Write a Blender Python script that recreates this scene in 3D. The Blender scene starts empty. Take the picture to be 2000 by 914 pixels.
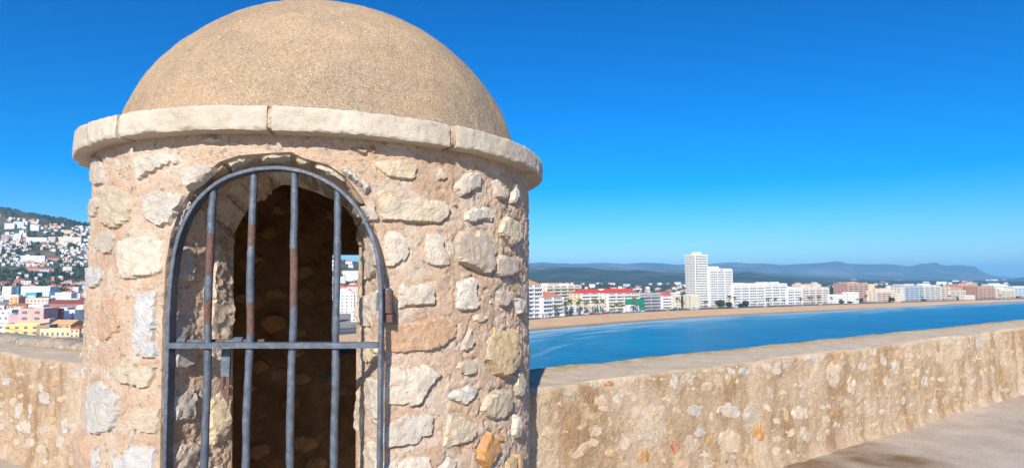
import bpy, math, random
import numpy as np
from mathutils import Vector
from mathutils.geometry import delaunay_2d_cdt

scene = bpy.context.scene
R_ = math.radians

# ------------------------------------------------------------------ camera
EYE = 1.6                     # metres above the terrace floor
FPX = 1165.0                  # focal length in pixels of the 2000 px wide photograph
PITCH = math.atan((544.0 - 457.0) / FPX)
cam_data = bpy.data.cameras.new('camera')
cam_data.sensor_width = 36.0
cam_data.lens = FPX / 2000.0 * 36.0
cam_data.clip_start = 0.05
cam_data.clip_end = 60000.0
cam_data.dof.use_dof = True
cam_data.dof.focus_distance = 2.6
cam_data.dof.aperture_fstop = 5.6
cam = bpy.data.objects.new('camera', cam_data)
scene.collection.objects.link(cam)
cam.location = (0.0, 0.0, EYE)
cam.rotation_euler = (math.pi / 2 + PITCH, 0.0, 0.0)
scene.camera = cam

# ------------------------------------------------------------------ sky and sun
SUN_TRAVEL = (0.122, 0.9925)   # horizontal direction in which the light travels
SUN_ELEV = R_(31.0)
world = bpy.data.worlds.new('World')
scene.world = world
world.use_nodes = True
wn = world.node_tree
wn.nodes.clear()
w_out = wn.nodes.new('ShaderNodeOutputWorld')
w_bg = wn.nodes.new('ShaderNodeBackground')
w_sky = wn.nodes.new('ShaderNodeTexSky')
w_sky.sky_type = 'NISHITA'
w_sky.sun_disc = False
w_sky.sun_elevation = SUN_ELEV
w_sky.sun_rotation = math.atan2(-SUN_TRAVEL[0], -SUN_TRAVEL[1])
w_sky.altitude = 200.0
w_sky.air_density = 1.0
w_sky.dust_density = 0.6
w_sky.ozone_density = 8.0
w_hs = wn.nodes.new('ShaderNodeHueSaturation')
w_hs.inputs['Hue'].default_value = 0.500
w_hs.inputs['Saturation'].default_value = 1.25
w_hs.inputs['Value'].default_value = 1.06
w_sc = wn.nodes.new('ShaderNodeVectorMath'); w_sc.operation = 'SCALE'; w_sc.inputs['Scale'].default_value = 0.1
w_gm = wn.nodes.new('ShaderNodeGamma'); w_gm.inputs['Gamma'].default_value = 1.25
w_s2 = wn.nodes.new('ShaderNodeVectorMath'); w_s2.operation = 'SCALE'; w_s2.inputs['Scale'].default_value = 12.0
wn.links.new(w_sky.outputs[0], w_sc.inputs[0])
wn.links.new(w_sc.outputs[0], w_gm.inputs[0])
wn.links.new(w_gm.outputs[0], w_s2.inputs[0])
wn.links.new(w_s2.outputs[0], w_hs.inputs['Color'])
wn.links.new(w_hs.outputs[0], w_bg.inputs[0])
w_bg.inputs[1].default_value = 0.10
wn.links.new(w_bg.outputs[0], w_out.inputs[0])

sun_data = bpy.data.lights.new('sun', 'SUN')
sun_data.energy = 5.0
sun_data.angle = R_(0.5)
sun_data.color = (1.0, 0.93, 0.82)
sun = bpy.data.objects.new('sun', sun_data)
scene.collection.objects.link(sun)
_d = Vector((SUN_TRAVEL[0] * math.cos(SUN_ELEV), SUN_TRAVEL[1] * math.cos(SUN_ELEV), -math.sin(SUN_ELEV)))
sun.rotation_euler = _d.to_track_quat('-Z', 'Y').to_euler()

vs = scene.view_settings
vs.view_transform = 'Standard'
vs.look = 'None'
vs.exposure = 0.52
vs.gamma = 1.0
vs.use_curve_mapping = False
scene.render.engine = 'CYCLES'
scene.cycles.use_denoising = True
scene.cycles.max_bounces = 10
scene.cycles.diffuse_bounces = 5
scene.cycles.volume_bounces = 1
scene.cycles.volume_step_rate = 4.0
scene.cycles.sample_clamp_indirect = 8.0
scene.cycles.caustics_reflective = False
scene.cycles.caustics_refractive = False

# ------------------------------------------------------------------ photograph pixels -> points in space
_c, _s = math.cos(PITCH), math.sin(PITCH)
CAMP = np.array([0.0, 0.0, EYE])

def ray(px, py):
    X = (px - 1000.0) / FPX
    U = (457.0 - py) / FPX
    return np.array([X, _c - U * _s, _s + U * _c])

def onz(px, py, z):
    d = ray(px, py)
    return CAMP + d * ((z - EYE) / d[2])

def at(px, py, y):
    d = ray(px, py)
    return CAMP + d * (y / d[1])

def px_of(P):
    x, y, z = P[0], P[1], P[2] - EYE
    d = y * _c + z * _s
    u = -y * _s + z * _c
    return 1000 + FPX * x / d, 457 - FPX * u / d

# ------------------------------------------------------------------ noise
def _hash(i, j, k, seed):
    h = (i.astype(np.int64) * 374761393 + j.astype(np.int64) * 668265263 + k.astype(np.int64) * 2147483647 + seed * 1274126177) & 0xFFFFFFFF
    h = ((h ^ (h >> 13)) * 1274126177) & 0xFFFFFFFF
    h = ((h ^ (h >> 16)) * 2246822519) & 0xFFFFFFFF
    h = h ^ (h >> 15)
    return (h & 0xFFFFFF).astype(np.float64) / float(0xFFFFFF) * 2 - 1

def vnoise(P, seed=0):
    P = np.asarray(P, float)
    F = np.floor(P)
    T = P - F
    T = T * T * T * (T * (T * 6 - 15) + 10)
    i, j, k = F[..., 0], F[..., 1], F[..., 2]
    r = 0
    for a in (0, 1):
        wa = T[..., 0] if a else 1 - T[..., 0]
        for b in (0, 1):
            wb = T[..., 1] if b else 1 - T[..., 1]
            for c in (0, 1):
                wc = T[..., 2] if c else 1 - T[..., 2]
                r = r + wa * wb * wc * _hash(i + a, j + b, k + c, seed)
    return r

def fbm(P, scale, octaves=3, seed=0, gain=0.5):
    P = np.asarray(P, float) * scale
    r, amp, tot = 0, 1.0, 0
    for o in range(octaves):
        r = r + amp * vnoise(P + 17.3 * o, seed + o)
        tot += amp
        amp *= gain
        P = P * 2.03
    return r / tot

def sstep(x, a=0.0, b=1.0):
    t = np.clip((np.asarray(x, float) - a) / (b - a), 0, 1)
    return t * t * (3 - 2 * t)

# ------------------------------------------------------------------ objects
COL = scene.collection

def empty(name, loc=(0, 0, 0), label=None, cat=None, group=None):
    o = bpy.data.objects.new(name, None)
    o.empty_display_size = 0.2
    o.location = loc
    COL.objects.link(o)
    return tag(o, label, cat, group)

def tag(o, label=None, cat=None, group=None, kind=None):
    if label: o['label'] = label
    if cat: o['category'] = cat
    if group: o['group'] = group
    if kind: o['kind'] = kind
    return o

def make_mesh(name, V, F, mat, smooth=False, angle=None, mats=None, fmat=None):
    me = bpy.data.meshes.new(name)
    V = np.asarray(V, float)
    if isinstance(F, np.ndarray):
        n, k = F.shape
        me.vertices.add(len(V))
        me.vertices.foreach_set('co', V.astype(np.float32).ravel())
        me.loops.add(n * k)
        me.loops.foreach_set('vertex_index', F.astype(np.int32).ravel())
        me.polygons.add(n)
        me.polygons.foreach_set('loop_start', np.arange(0, n * k, k, dtype=np.int32))
        me.polygons.foreach_set('loop_total', np.full(n, k, dtype=np.int32))
        me.update(calc_edges=True)
        me.validate()
    else:
        me.from_pydata([tuple(v) for v in V], [], [tuple(int(i) for i in f) for f in F])
        me.update()
    if mats:
        for m in mats: me.materials.append(m)
        me.polygons.foreach_set('material_index', np.asarray(fmat, dtype=np.int32))
    elif mat:
        me.materials.append(mat)
    if smooth or angle:
        me.polygons.foreach_set('use_smooth', np.ones(len(me.polygons), dtype=bool))
        if angle: me.set_sharp_from_angle(angle=angle)
    return me

def obj(name, V, F, mat, parent=None, smooth=False, angle=None, color=None, off=None, **kw):
    if off is not None: V = np.asarray(V, float) - np.asarray(off, float)
    me = make_mesh(name, V, F, mat, smooth, angle, **kw)
    return link(name, me, parent, color)

def link(name, me, parent=None, color=None, loc=None):
    o = bpy.data.objects.new(name, me)
    if parent is not None: o.parent = parent
    if color is not None: o.color = (color[0], color[1], color[2], 1.0)
    if loc is not None: o.location = loc
    COL.objects.link(o)
    return o

class MB:
    """collects boxes, tubes and prisms into one mesh"""
    def __init__(s):
        s.v, s.f = [], []
    def add(s, V, F):
        n = len(s.v)
        s.v += [tuple(map(float, p)) for p in V]
        s.f += [tuple(i + n for i in q) for q in F]
        return s
    def box(s, c, size, rz=0.0, ax=None, ay=None):
        ca, sa = math.cos(rz), math.sin(rz)
        V = []
        for dz in (-.5, .5):
            for dx, dy in ((-.5, -.5), (.5, -.5), (.5, .5), (-.5, .5)):
                x, y = dx * size[0], dy * size[1]
                V.append((c[0] + x * ca - y * sa, c[1] + x * sa + y * ca, c[2] + dz * size[2]))
        return s.add(V, [(3, 2, 1, 0), (4, 5, 6, 7), (0, 1, 5, 4), (1, 2, 6, 5), (2, 3, 7, 6), (3, 0, 4, 7)])
    def tube(s, pts, rad, n=10, cap=True):
        pts = [Vector(p) for p in pts]
        rad = rad if isinstance(rad, (list, tuple)) else [rad] * len(pts)
        rings = []
        V = []
        for i, p in enumerate(pts):
            t = (pts[min(i + 1, len(pts) - 1)] - pts[max(i - 1, 0)]).normalized()
            a = Vector((0, 1, 0)) if abs(t.y) < .9 else Vector((1, 0, 0))
            u = t.cross(a).normalized(); w = t.cross(u).normalized()
            for k in range(n):
                q = 2 * math.pi * k / n
                V.append(p + (u * math.cos(q) + w * math.sin(q)) * rad[i])
        F = []
        for i in range(len(pts) - 1):
            for k in range(n):
                F.append((i * n + k, i * n + (k + 1) % n, (i + 1) * n + (k + 1) % n, (i + 1) * n + k))
        if cap:
            F.append(tuple(range(n - 1, -1, -1))); F.append(tuple((len(pts) - 1) * n + k for k in range(n)))
        return s.add(V, F)
    def build(s, name, mat, parent=None, smooth=False, angle=None, color=None, off=None):
        return obj(name, np.array(s.v), s.f, mat, parent, smooth, angle, color, off)

def grid_faces(nu, nv, wrap=False):
    """nu x nv vertices, index = i*nv + j"""
    i = np.arange(nu if wrap else nu - 1)
    j = np.arange(nv - 1)
    I, J = np.meshgrid(i, j, indexing='ij')
    I2 = (I + 1) % nu
    return np.stack([I * nv + J, I2 * nv + J, I2 * nv + J + 1, I * nv + J + 1], -1).reshape(-1, 4)

def in_poly(P, poly):
    P = np.asarray(P); x, y = P[:, 0], P[:, 1]
    r = np.zeros(len(P), bool)
    n = len(poly)
    for i in range(n):
        x0, y0 = poly[i]; x1, y1 = poly[(i + 1) % n]
        c = ((y0 > y) != (y1 > y)) & (x < (x1 - x0) * (y - y0) / (y1 - y0 + 1e-12) + x0)
        r ^= c
    return r

def seg_dist(P, poly, closed=True):
    """distance to, and nearest point on, a polyline"""
    P = np.asarray(P, float)
    best = np.full(len(P), 1e18); near = np.zeros_like(P)
    n = len(poly)
    for i in range(n if closed else n - 1):
        a = np.asarray(poly[i], float); b = np.asarray(poly[(i + 1) % n], float)
        ab = b - a
        t = np.clip(((P - a) @ ab) / max(ab @ ab, 1e-12), 0, 1)
        q = a + t[:, None] * ab
        d = np.hypot(*(P - q).T)
        m = d < best
        best[m] = d[m]; near[m] = q[m]
    return best, near

# ------------------------------------------------------------------ procedural materials
class NT:
    def __init__(s, name):
        s.m = bpy.data.materials.new(name); s.m.use_nodes = True
        s.t = s.m.node_tree; s.n = s.t.nodes
        s.b = s.n['Principled BSDF']
        s.b.inputs['Specular IOR Level'].default_value = 0.25
    def new(s, typ, **kw):
        n = s.n.new(typ)
        for k, v in kw.items(): setattr(n, k, v)
        return n
    def ln(s, a, b): s.t.links.new(a, b)
    def coord(s, out='Object'):
        return s.new('ShaderNodeTexCoord').outputs[out]
    def geo(s): return s.new('ShaderNodeNewGeometry').outputs['Position']
    def mapv(s, vec, scale=(1, 1, 1), loc=(0, 0, 0)):
        n = s.new('ShaderNodeMapping'); s.ln(vec, n.inputs['Vector'])
        n.inputs['Scale'].default_value = scale; n.inputs['Location'].default_value = loc
        return n.outputs[0]
    def noise(s, vec, scale, detail=4, rough=.55, out=0, dist=0.0):
        n = s.new('ShaderNodeTexNoise'); s.ln(vec, n.inputs['Vector'])
        n.inputs['Scale'].default_value = scale; n.inputs['Detail'].default_value = detail
        n.inputs['Roughness'].default_value = rough; n.inputs['Distortion'].default_value = dist
        return n.outputs[out]
    def vor(s, vec, scale, out='Distance', feature='F1', rand=1.0):
        n = s.new('ShaderNodeTexVoronoi', feature=feature); s.ln(vec, n.inputs['Vector'])
        n.inputs['Scale'].default_value = scale; n.inputs['Randomness'].default_value = rand
        return n.outputs[out]
    def ramp(s, fac, stops, interp='LINEAR'):
        n = s.new('ShaderNodeValToRGB'); n.color_ramp.interpolation = interp
        e = n.color_ramp.elements
        while len(e) < len(stops): e.new(0.5)
        for q, (p, c) in zip(e, stops):
            q.position = p
            q.color = (c, c, c, 1) if isinstance(c, (int, float)) else (c[0], c[1], c[2], 1)
        s.ln(fac, n.inputs[0])
        return n.outputs[0]
    def mix(s, fac, a, b, mode='MIX'):
        n = s.new('ShaderNodeMix', data_type='RGBA', blend_type=mode)
        for v, k in ((fac, 0), (a, 6), (b, 7)):
            if isinstance(v, (int, float)): n.inputs[k].default_value = v if k == 0 else (v, v, v, 1)
            elif isinstance(v, tuple): n.inputs[k].default_value = (v[0], v[1], v[2], 1)
            else: s.ln(v, n.inputs[k])
        return n.outputs[2]
    def math(s, op, a, b=None, clamp=False):
        n = s.new('ShaderNodeMath', operation=op, use_clamp=clamp)
        for v, k in ((a, 0), (b, 1)):
            if v is None: continue
            if isinstance(v, (int, float)): n.inputs[k].default_value = v
            else: s.ln(v, n.inputs[k])
        return n.outputs[0]
    def bump(s, height, strength=.5, dist=.01, prev=None):
        n = s.new('ShaderNodeBump'); s.ln(height, n.inputs['Height'])
        n.inputs['Strength'].default_value = strength; n.inputs['Distance'].default_value = dist
        if prev is not None: s.ln(prev, n.inputs['Normal'])
        return n.outputs[0]
    def attr(s, name, out='Fac'):
        n = s.new('ShaderNodeAttribute'); n.attribute_name = name
        return n.outputs[out]
    def objcol(s): return s.new('ShaderNodeObjectInfo').outputs['Color']
    def objrand(s): return s.new('ShaderNodeObjectInfo').outputs['Random']
    def done(s, color=None, rough=.85, normal=None, spec=None, metal=None):
        if color is not None:
            if isinstance(color, tuple): s.b.inputs['Base Color'].default_value = (*color, 1)
            else: s.ln(color, s.b.inputs['Base Color'])
        if isinstance(rough, (int, float)): s.b.inputs['Roughness'].default_value = rough
        else: s.ln(rough, s.b.inputs['Roughness'])
        if normal is not None: s.ln(normal, s.b.inputs['Normal'])
        if spec is not None: s.b.inputs['Specular IOR Level'].default_value = spec
        if metal is not None: s.b.inputs['Metallic'].default_value = metal
        return s.m
# ================================================================== MATERIALS OF THE NEAR THINGS
M = {}
def _mortar():
    t = NT('lime_mortar'); p = t.geo()
    big = t.noise(p, 3.2, 4, .6)
    base = t.ramp(big, [(.28, (.62, .41, .27)), (.5, (.72, .515, .36)), (.72, (.78, .60, .45))])
    xs = t.new('ShaderNodeSeparateXYZ'); t.ln(p, xs.inputs[0])
    wash = t.noise(t.mapv(p, (1, 1, 1.25)), 7.5, 5, .6)
    base = t.mix(t.ramp(wash, [(.50, 0.0), (.60, .8)]), base, (.78, .635, .51))
    sand = t.noise(p, 150, 5, .8)
    base = t.mix(.9, base, t.ramp(sand, [(.3, (.55, .52, .5)), (.5, (1, 1, 1)), (.75, (1.25, 1.22, 1.15))]), 'MULTIPLY')
    cr = t.vor(p, 70, 'Color')
    cs = t.new('ShaderNodeSeparateColor'); t.ln(cr, cs.inputs[0])
    peb = t.ramp(cs.outputs[0], [(.80, 0.0), (.84, .7)])
    base = t.mix(peb, base, t.ramp(cs.outputs[1], [(0, (.30, .26, .23)), (.5, (.55, .46, .37)), (1, (.64, .60, .54))]))
    h = t.math('ADD', t.noise(p, 60, 5, .65), t.math('MULTIPLY', t.noise(p, 240, 3, .7), .5))
    n = t.bump(h, .9, .016)
    return t.done(base, .95, n, .1)
M['mortar'] = _mortar()
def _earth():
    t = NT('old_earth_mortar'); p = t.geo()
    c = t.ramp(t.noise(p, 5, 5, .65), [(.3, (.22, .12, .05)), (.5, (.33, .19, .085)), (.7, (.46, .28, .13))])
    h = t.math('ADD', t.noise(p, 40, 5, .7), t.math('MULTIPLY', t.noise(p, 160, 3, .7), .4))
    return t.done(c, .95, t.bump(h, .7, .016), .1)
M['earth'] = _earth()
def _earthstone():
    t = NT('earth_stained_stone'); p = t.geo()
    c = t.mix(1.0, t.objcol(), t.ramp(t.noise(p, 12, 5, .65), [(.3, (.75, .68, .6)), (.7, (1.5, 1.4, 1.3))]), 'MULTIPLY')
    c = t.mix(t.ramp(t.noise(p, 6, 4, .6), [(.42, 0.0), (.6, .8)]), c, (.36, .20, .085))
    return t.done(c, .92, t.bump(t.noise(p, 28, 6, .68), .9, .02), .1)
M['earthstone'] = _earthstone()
def _wallstone():
    t = NT('lime_washed_rubble'); p = t.geo()
    c = t.mix(1.0, t.objcol(), t.ramp(t.noise(p, 14, 5, .65), [(.3, (.74, .72, .70)), (.7, (1.12, 1.1, 1.08))]), 'MULTIPLY')
    sm = t.noise(t.mapv(p, (1, 1, .55), (3, 1, 2)), 13, 5, .7)
    c = t.mix(t.ramp(sm, [(.42, 0.0), (.58, .85)]), c, (.50, .37, .245))
    f = t.noise(p, 80, 5, .8)
    c = t.mix(.7, c, t.ramp(f, [(.3, (.6, .58, .56)), (.5, (1, 1, 1)), (.72, (1.15, 1.15, 1.15))]), 'MULTIPLY')
    return t.done(c, .93, t.bump(t.noise(p, 30, 6, .7), .9, .02), .1)
M['wallstone'] = _wallstone()
def _limestone():
    t = NT('limestone_rubble'); p = t.geo()
    oc = t.objcol()
    v = t.noise(p, 14, 5, .6, dist=.6)
    c = t.mix(1.0, oc, t.ramp(v, [(.25, (.78, .77, .76)), (.5, (1, 1, 1)), (.75, (1.10, 1.07, 1.02))]), 'MULTIPLY')
    ys = t.noise(p, 7.5, 4, .6)
    c = t.mix(t.ramp(ys, [(.60, 0.0), (.74, .55)]), c, (.55, .36, .15))
    gs = t.noise(t.mapv(p, (1, 1, 1), (5, 3, 9)), 9, 4, .6)
    c = t.mix(t.ramp(gs, [(.56, 0.0), (.70, .5)]), c, (.40, .385, .37))
    veins = t.vor(t.mapv(p, (1, 1, 2.2)), 11, 'Distance', 'DISTANCE_TO_EDGE')
    c = t.mix(t.ramp(veins, [(0.0, .35), (.02, 0.0)]), c, (.33, .25, .17))
    f = t.noise(p, 260, 3, .7)
    c = t.mix(.35, c, t.ramp(f, [(.3, (.62, .6, .58)), (.5, (1, 1, 1)), (.72, (1.15, 1.14, 1.12))]), 'MULTIPLY')
    sm = t.noise(t.mapv(p, (1, 1, 1), (2, 7, 1)), 16, 5, .7)
    c = t.mix(t.ramp(sm, [(.52, 0.0), (.66, .7)]), c, (.60, .43, .295))
    h = t.math('ADD', t.noise(p, 26, 7, .66, dist=.5), t.math('MULTIPLY', t.noise(p, 150, 4, .7), .35))
    return t.done(c, .9, t.bump(h, .95, .020), .15)
M['stone'] = _limestone()
def _cornice():
    t = NT('cut_limestone'); p = t.geo()
    c = t.ramp(t.noise(p, 6, 5, .6), [(.3, (.45, .385, .30)), (.5, (.52, .455, .365)), (.7, (.58, .52, .43))])
    xs = t.new('ShaderNodeSeparateXYZ'); t.ln(p, xs.inputs[0])
    grey = t.noise(p, 60, 4, .7)
    side = t.ramp(xs.outputs[0], [(0.0, 0.0), (.08, 1.0)])
    c = t.mix(t.math('MULTIPLY', t.ramp(grey, [(.45, 0.0), (.65, .55)]), side), c, (.30, .295, .28))
    f = t.noise(p, 220, 3, .7)
    c = t.mix(.4, c, t.ramp(f, [(.3, (.68, .66, .62)), (.5, (1, 1, 1)), (.72, (1.1, 1.1, 1.1))]), 'MULTIPLY')
    h = t.math('ADD', t.noise(p, 45, 7, .68, dist=.5), t.math('MULTIPLY', t.noise(p, 180, 4, .7), .4))
    return t.done(c, .9, t.bump(h, .6, .013), .15)
M['cornice'] = _cornice()
def _dome():
    t = NT('exposed_aggregate_render'); p = t.geo()
    c = t.ramp(t.noise(p, 2.6, 4, .6), [(.3, (.25, .17, .105)), (.5, (.33, .225, .135)), (.7, (.40, .27, .16))])
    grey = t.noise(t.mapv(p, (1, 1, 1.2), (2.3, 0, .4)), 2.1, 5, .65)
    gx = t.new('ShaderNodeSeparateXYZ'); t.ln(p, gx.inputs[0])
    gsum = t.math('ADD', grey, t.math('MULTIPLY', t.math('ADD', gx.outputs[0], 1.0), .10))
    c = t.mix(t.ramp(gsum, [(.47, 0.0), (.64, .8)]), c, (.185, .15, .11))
    c = t.mix(1.0, c, t.ramp(t.noise(p, 11, 6, .72), [(.3, (.74, .73, .72)), (.5, (1, 1, 1)), (.7, (1.12, 1.1, 1.06))]), 'MULTIPLY')
    rs = t.noise(t.mapv(p, (6, 6, .9), (1, 4, 0)), 1.0, 4, .65)
    c = t.mix(t.ramp(rs, [(.54, 0.0), (.70, .5)]), c, (.19, .15, .11))
    cc = t.vor(p, 175, 'Color'); cs = t.new('ShaderNodeSeparateColor'); t.ln(cc, cs.inputs[0])
    peb = t.ramp(cs.outputs[0], [(0, (.17, .14, .11)), (.16, (.30, .23, .165)), (.45, (.42, .30, .19)), (.75, (.50, .37, .235)), (.93, (.52, .44, .345)), (1, (.62, .57, .5))])
    xs = t.new('ShaderNodeSeparateXYZ'); t.ln(p, xs.inputs[0])
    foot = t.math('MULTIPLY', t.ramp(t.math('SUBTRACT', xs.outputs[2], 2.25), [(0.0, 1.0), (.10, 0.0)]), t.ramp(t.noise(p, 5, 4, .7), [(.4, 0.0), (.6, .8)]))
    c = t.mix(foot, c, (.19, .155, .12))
    ck = t.vor(t.mix(.25, p, t.noise(p, 3, 3, .6, 1)), 1.7, 'Distance', 'DISTANCE_TO_EDGE')
    c = t.mix(t.math('MULTIPLY', t.ramp(ck, [(0.0, .7), (.006, 0.0)]), t.ramp(t.noise(p, 2.2, 2), [(.5, 0.0), (.6, 1.0)])), c, (.12, .09, .065))
    c = t.mix(.42, c, peb)
    c2 = t.vor(p, 46, 'Color'); d2 = t.new('ShaderNodeSeparateColor'); t.ln(c2, d2.inputs[0])
    dist2 = t.vor(p, 46, 'Distance')
    m2 = t.math('MULTIPLY', t.ramp(d2.outputs[0], [(.92, 0.0), (.94, .8)]), t.ramp(dist2, [(.25, 1.0), (.38, 0.0)]))
    c = t.mix(m2, c, t.ramp(d2.outputs[1], [(0, (.2, .17, .14)), (.5, (.34, .29, .24)), (1, (.5, .45, .39))]))
    h = t.math('ADD', t.math('MULTIPLY', t.vor(p, 175), -1.0), t.math('MULTIPLY', t.noise(p, 260, 3, .7), .5))
    n = t.bump(h, .5, .006)
    n = t.bump(t.noise(p, 40, 5, .7), .35, .008, n)
    return t.done(c, .95, n, .1)
M['dome'] = _dome()
def _iron():
    t = NT('painted_iron'); p = t.geo()
    c = t.ramp(t.noise(p, 30, 5, .65), [(.3, (.05, .064, .085)), (.55, (.095, .115, .145)), (.75, (.15, .175, .21))])
    r = t.math('ADD', t.attr('rust'), t.math('MULTIPLY', t.math('SUBTRACT', t.noise(p, 75, 5, .7), .5), 1.3))
    spots = t.ramp(t.noise(p, 55, 5, .7), [(.66, 0.0), (.70, .8)])
    m = t.math('MAXIMUM', t.ramp(r, [(.47, 0.0), (.55, 1.0)]), spots)
    rc = t.ramp(t.noise(p, 110, 4, .7), [(.3, (.06, .035, .03)), (.55, (.135, .070, .052)), (.75, (.20, .13, .11))])
    c = t.mix(m, c, rc)
    rg = t.ramp(m, [(0, .42), (1, .8)])
    h = t.math('ADD', t.noise(p, 90, 4, .6), t.math('MULTIPLY', m, -.3))
    return t.done(c, rg, t.bump(h, .5, .006), .45)
M['iron'] = _iron()
def _parapet():
    t = NT('weathered_wall_render'); p = t.geo()
    c = t.ramp(t.noise(p, 1.6, 5, .62), [(.30, (.32, .20, .105)), (.43, (.45, .315, .20)), (.56, (.55, .415, .29)), (.72, (.63, .51, .39))])
    # rain streaks and ochre/grey weathering running down the face
    st = t.noise(t.mapv(p, (7, 7, .8)), 1.0, 5, .65)
    c = t.mix(t.ramp(st, [(.40, .0), (.7, .5)]), c, (.54, .44, .335))
    st2 = t.noise(t.mapv(p, (4, 4, .9), (3.3, 1.2, 0)), 1.0, 4, .6)
    c = t.mix(t.ramp(st2, [(.48, .0), (.63, .8)]), c, (.33, .205, .105))
    pale = t.noise(p, 5.5, 5, .65)
    c = t.mix(t.ramp(pale, [(.57, 0.0), (.66, .75)]), c, (.60, .46, .29))
    vc = t.vor(t.mix(.04, p, t.noise(p, 30, 3, .6, 1)), 26, 'Color'); vs_ = t.new('ShaderNodeSeparateColor'); t.ln(vc, vs_.inputs[0])
    vd = t.vor(t.mix(.04, p, t.noise(p, 30, 3, .6, 1)), 26, 'Distance')
    dens = t.noise(t.mapv(p, (1, 1, 1.3), (9, 2, 4)), 2.6, 4, .6)
    pm = t.math('MULTIPLY', t.math('MULTIPLY', t.ramp(vs_.outputs[0], [(.62, 0.0), (.66, 1.0)]), t.ramp(vd, [(.30, 1.0), (.46, 0.0)])), t.ramp(dens, [(.45, 0.0), (.58, .85)]))
    c = t.mix(pm, c, t.ramp(vs_.outputs[1], [(0, (.44, .43, .42)), (.35, (.58, .50, .39)), (.7, (.62, .56, .46)), (1, (.54, .32, .15))]))
    f = t.noise(p, 60, 6, .82)
    c = t.mix(.95, c, t.ramp(f, [(.28, (.55, .53, .5)), (.5, (1, 1, 1)), (.72, (1.18, 1.17, 1.15))]), 'MULTIPLY')
    # the flat top: grey cement with yellow lichen at the outer edge
    g = t.new('ShaderNodeNewGeometry'); nz = t.new('ShaderNodeSeparateXYZ'); t.ln(g.outputs['Normal'], nz.inputs[0])
    topm = t.attr('top')
    tc = t.ramp(t.noise(t.mapv(p, (2, 2, 2)), 3.0, 5, .65), [(.3, (.56, .44, .31)), (.55, (.68, .55, .40)), (.75, (.74, .62, .475))])
    tc = t.mix(.5, tc, t.ramp(t.noise(p, 90, 4, .75), [(.3, (.6, .6, .6)), (.5, (1, 1, 1)), (.7, (1.15, 1.15, 1.15))]), 'MULTIPLY')
    li = t.math('MULTIPLY', t.attr('lichen'), t.ramp(t.noise(p, 9, 5, .7), [(.42, 0.0), (.56, 1.0)]))
    tc = t.mix(li, tc, (.50, .33, .08))
    c = t.mix(topm, c, tc)
    h = t.math('ADD', t.noise(p, 26, 6, .68), t.math('MULTIPLY', t.noise(p, 130, 3, .7), .4))
    return t.done(c, .95, t.bump(h, 1.0, .024), .1)
M['parapet'] = _parapet()
def _floor():
    t = NT('terrace_paving'); p = t.geo()
    c = t.ramp(t.noise(p, 1.3, 5, .6), [(.3, (.38, .315, .245)), (.5, (.46, .39, .315)), (.7, (.53, .455, .375))])
    st = t.noise(t.mapv(p, (.8, .8, 1), (1.15, 2.0, 0)), 1.1, 4, .6, dist=.8)
    c = t.mix(t.ramp(st, [(.56, 0.0), (.70, .45)]), c, (.30, .225, .155))
    s2 = t.attr('stain')
    c = t.mix(t.math('MULTIPLY', s2, t.ramp(t.noise(p, 2.5, 4, .6), [(.3, .4), (.6, 1.0)])), c, (.20, .125, .07))
    f = t.noise(p, 45, 6, .8)
    c = t.mix(.65, c, t.ramp(f, [(.28, (.5, .5, .5)), (.5, (1, 1, 1)), (.72, (1.2, 1.2, 1.2))]), 'MULTIPLY')
    h = t.math('ADD', t.noise(p, 22, 6, .7), t.math('MULTIPLY', t.noise(p, 110, 3, .7), .4))
    return t.done(c, .95, t.bump(h, .6, .016), .1)
M['floor'] = _floor()
# ================================================================== THE TERRACE
CX, CY, RW, RC = -1.053, 3.463, 1.148, 1.227
R_IN = 0.81
Z_CB, Z_CT = EYE + .568, EYE + .665
TUR = np.array([CX, CY, 0.0])
rng = random.Random(7)
nrg = np.random.default_rng(7)

# wall lines of the two parapets (front = terrace side)
W_TOP = EYE - .70
RF0, RF1 = np.array([.1977, 3.902]), np.array([7.312, 8.594])     # right parapet, front edge
RD = (RF1 - RF0) / np.linalg.norm(RF1 - RF0); RN = np.array([-RD[1], RD[0]])    # RN points outwards
LF0, LF1 = np.array([-3.510, 4.934]), np.array([-4.808, 5.669])
LD = (LF1 - LF0) / np.linalg.norm(LF1 - LF0); LN = np.array([LD[1], -LD[0]])
def _meet(a, d, b, e):
    t = np.linalg.solve(np.array([d, -e]).T, b - a)
    return a + d * t[0]
APEX = _meet(RF0, RD, LF0, LD)

def build_floor():
    xs = np.concatenate([np.linspace(-14, 0, 40, endpoint=False), np.linspace(0, 9, 150), np.linspace(9.2, 22, 30)])
    ys = np.concatenate([np.linspace(-14, 2.5, 30, endpoint=False), np.linspace(2.5, 10, 130), np.linspace(10.2, 22, 30)])
    X, Y = np.meshgrid(xs, ys, indexing='ij')
    P = np.stack([X, Y, np.zeros_like(X)], -1).reshape(-1, 3)
    P[:, 2] = fbm(P, .8, 3, 3) * .015 + fbm(P, 7, 3, 5) * .006
    F = grid_faces(len(xs), len(ys))
    C = P[F].mean(1)[:, :2]
    out = ((C - APEX) @ RN > .4) & ((C - APEX) @ LN > .4)
    near_t = np.hypot(C[:, 0] - CX, C[:, 1] - CY) < 1.1
    F = F[(~out) | near_t]
    o = obj('terrace_floor', P, F, M['floor'], smooth=True)
    st = np.zeros(len(P))
    for px, py, r in ((1640, 868, .7), (1740, 900, .5), (1560, 900, .6)):
        q = onz(px, py, 0)
        st = np.maximum(st, 1 - sstep(np.hypot((P[:, 0] - q[0]), (P[:, 1] - q[1]) * 1.6) + fbm(P, 2.2, 3, 8) * .35, .25 * r, r))
    a = o.data.attributes.new('stain', 'FLOAT', 'POINT'); a.data.foreach_set('value', st.astype(np.float32))
    return tag(o, kind='structure')
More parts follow.
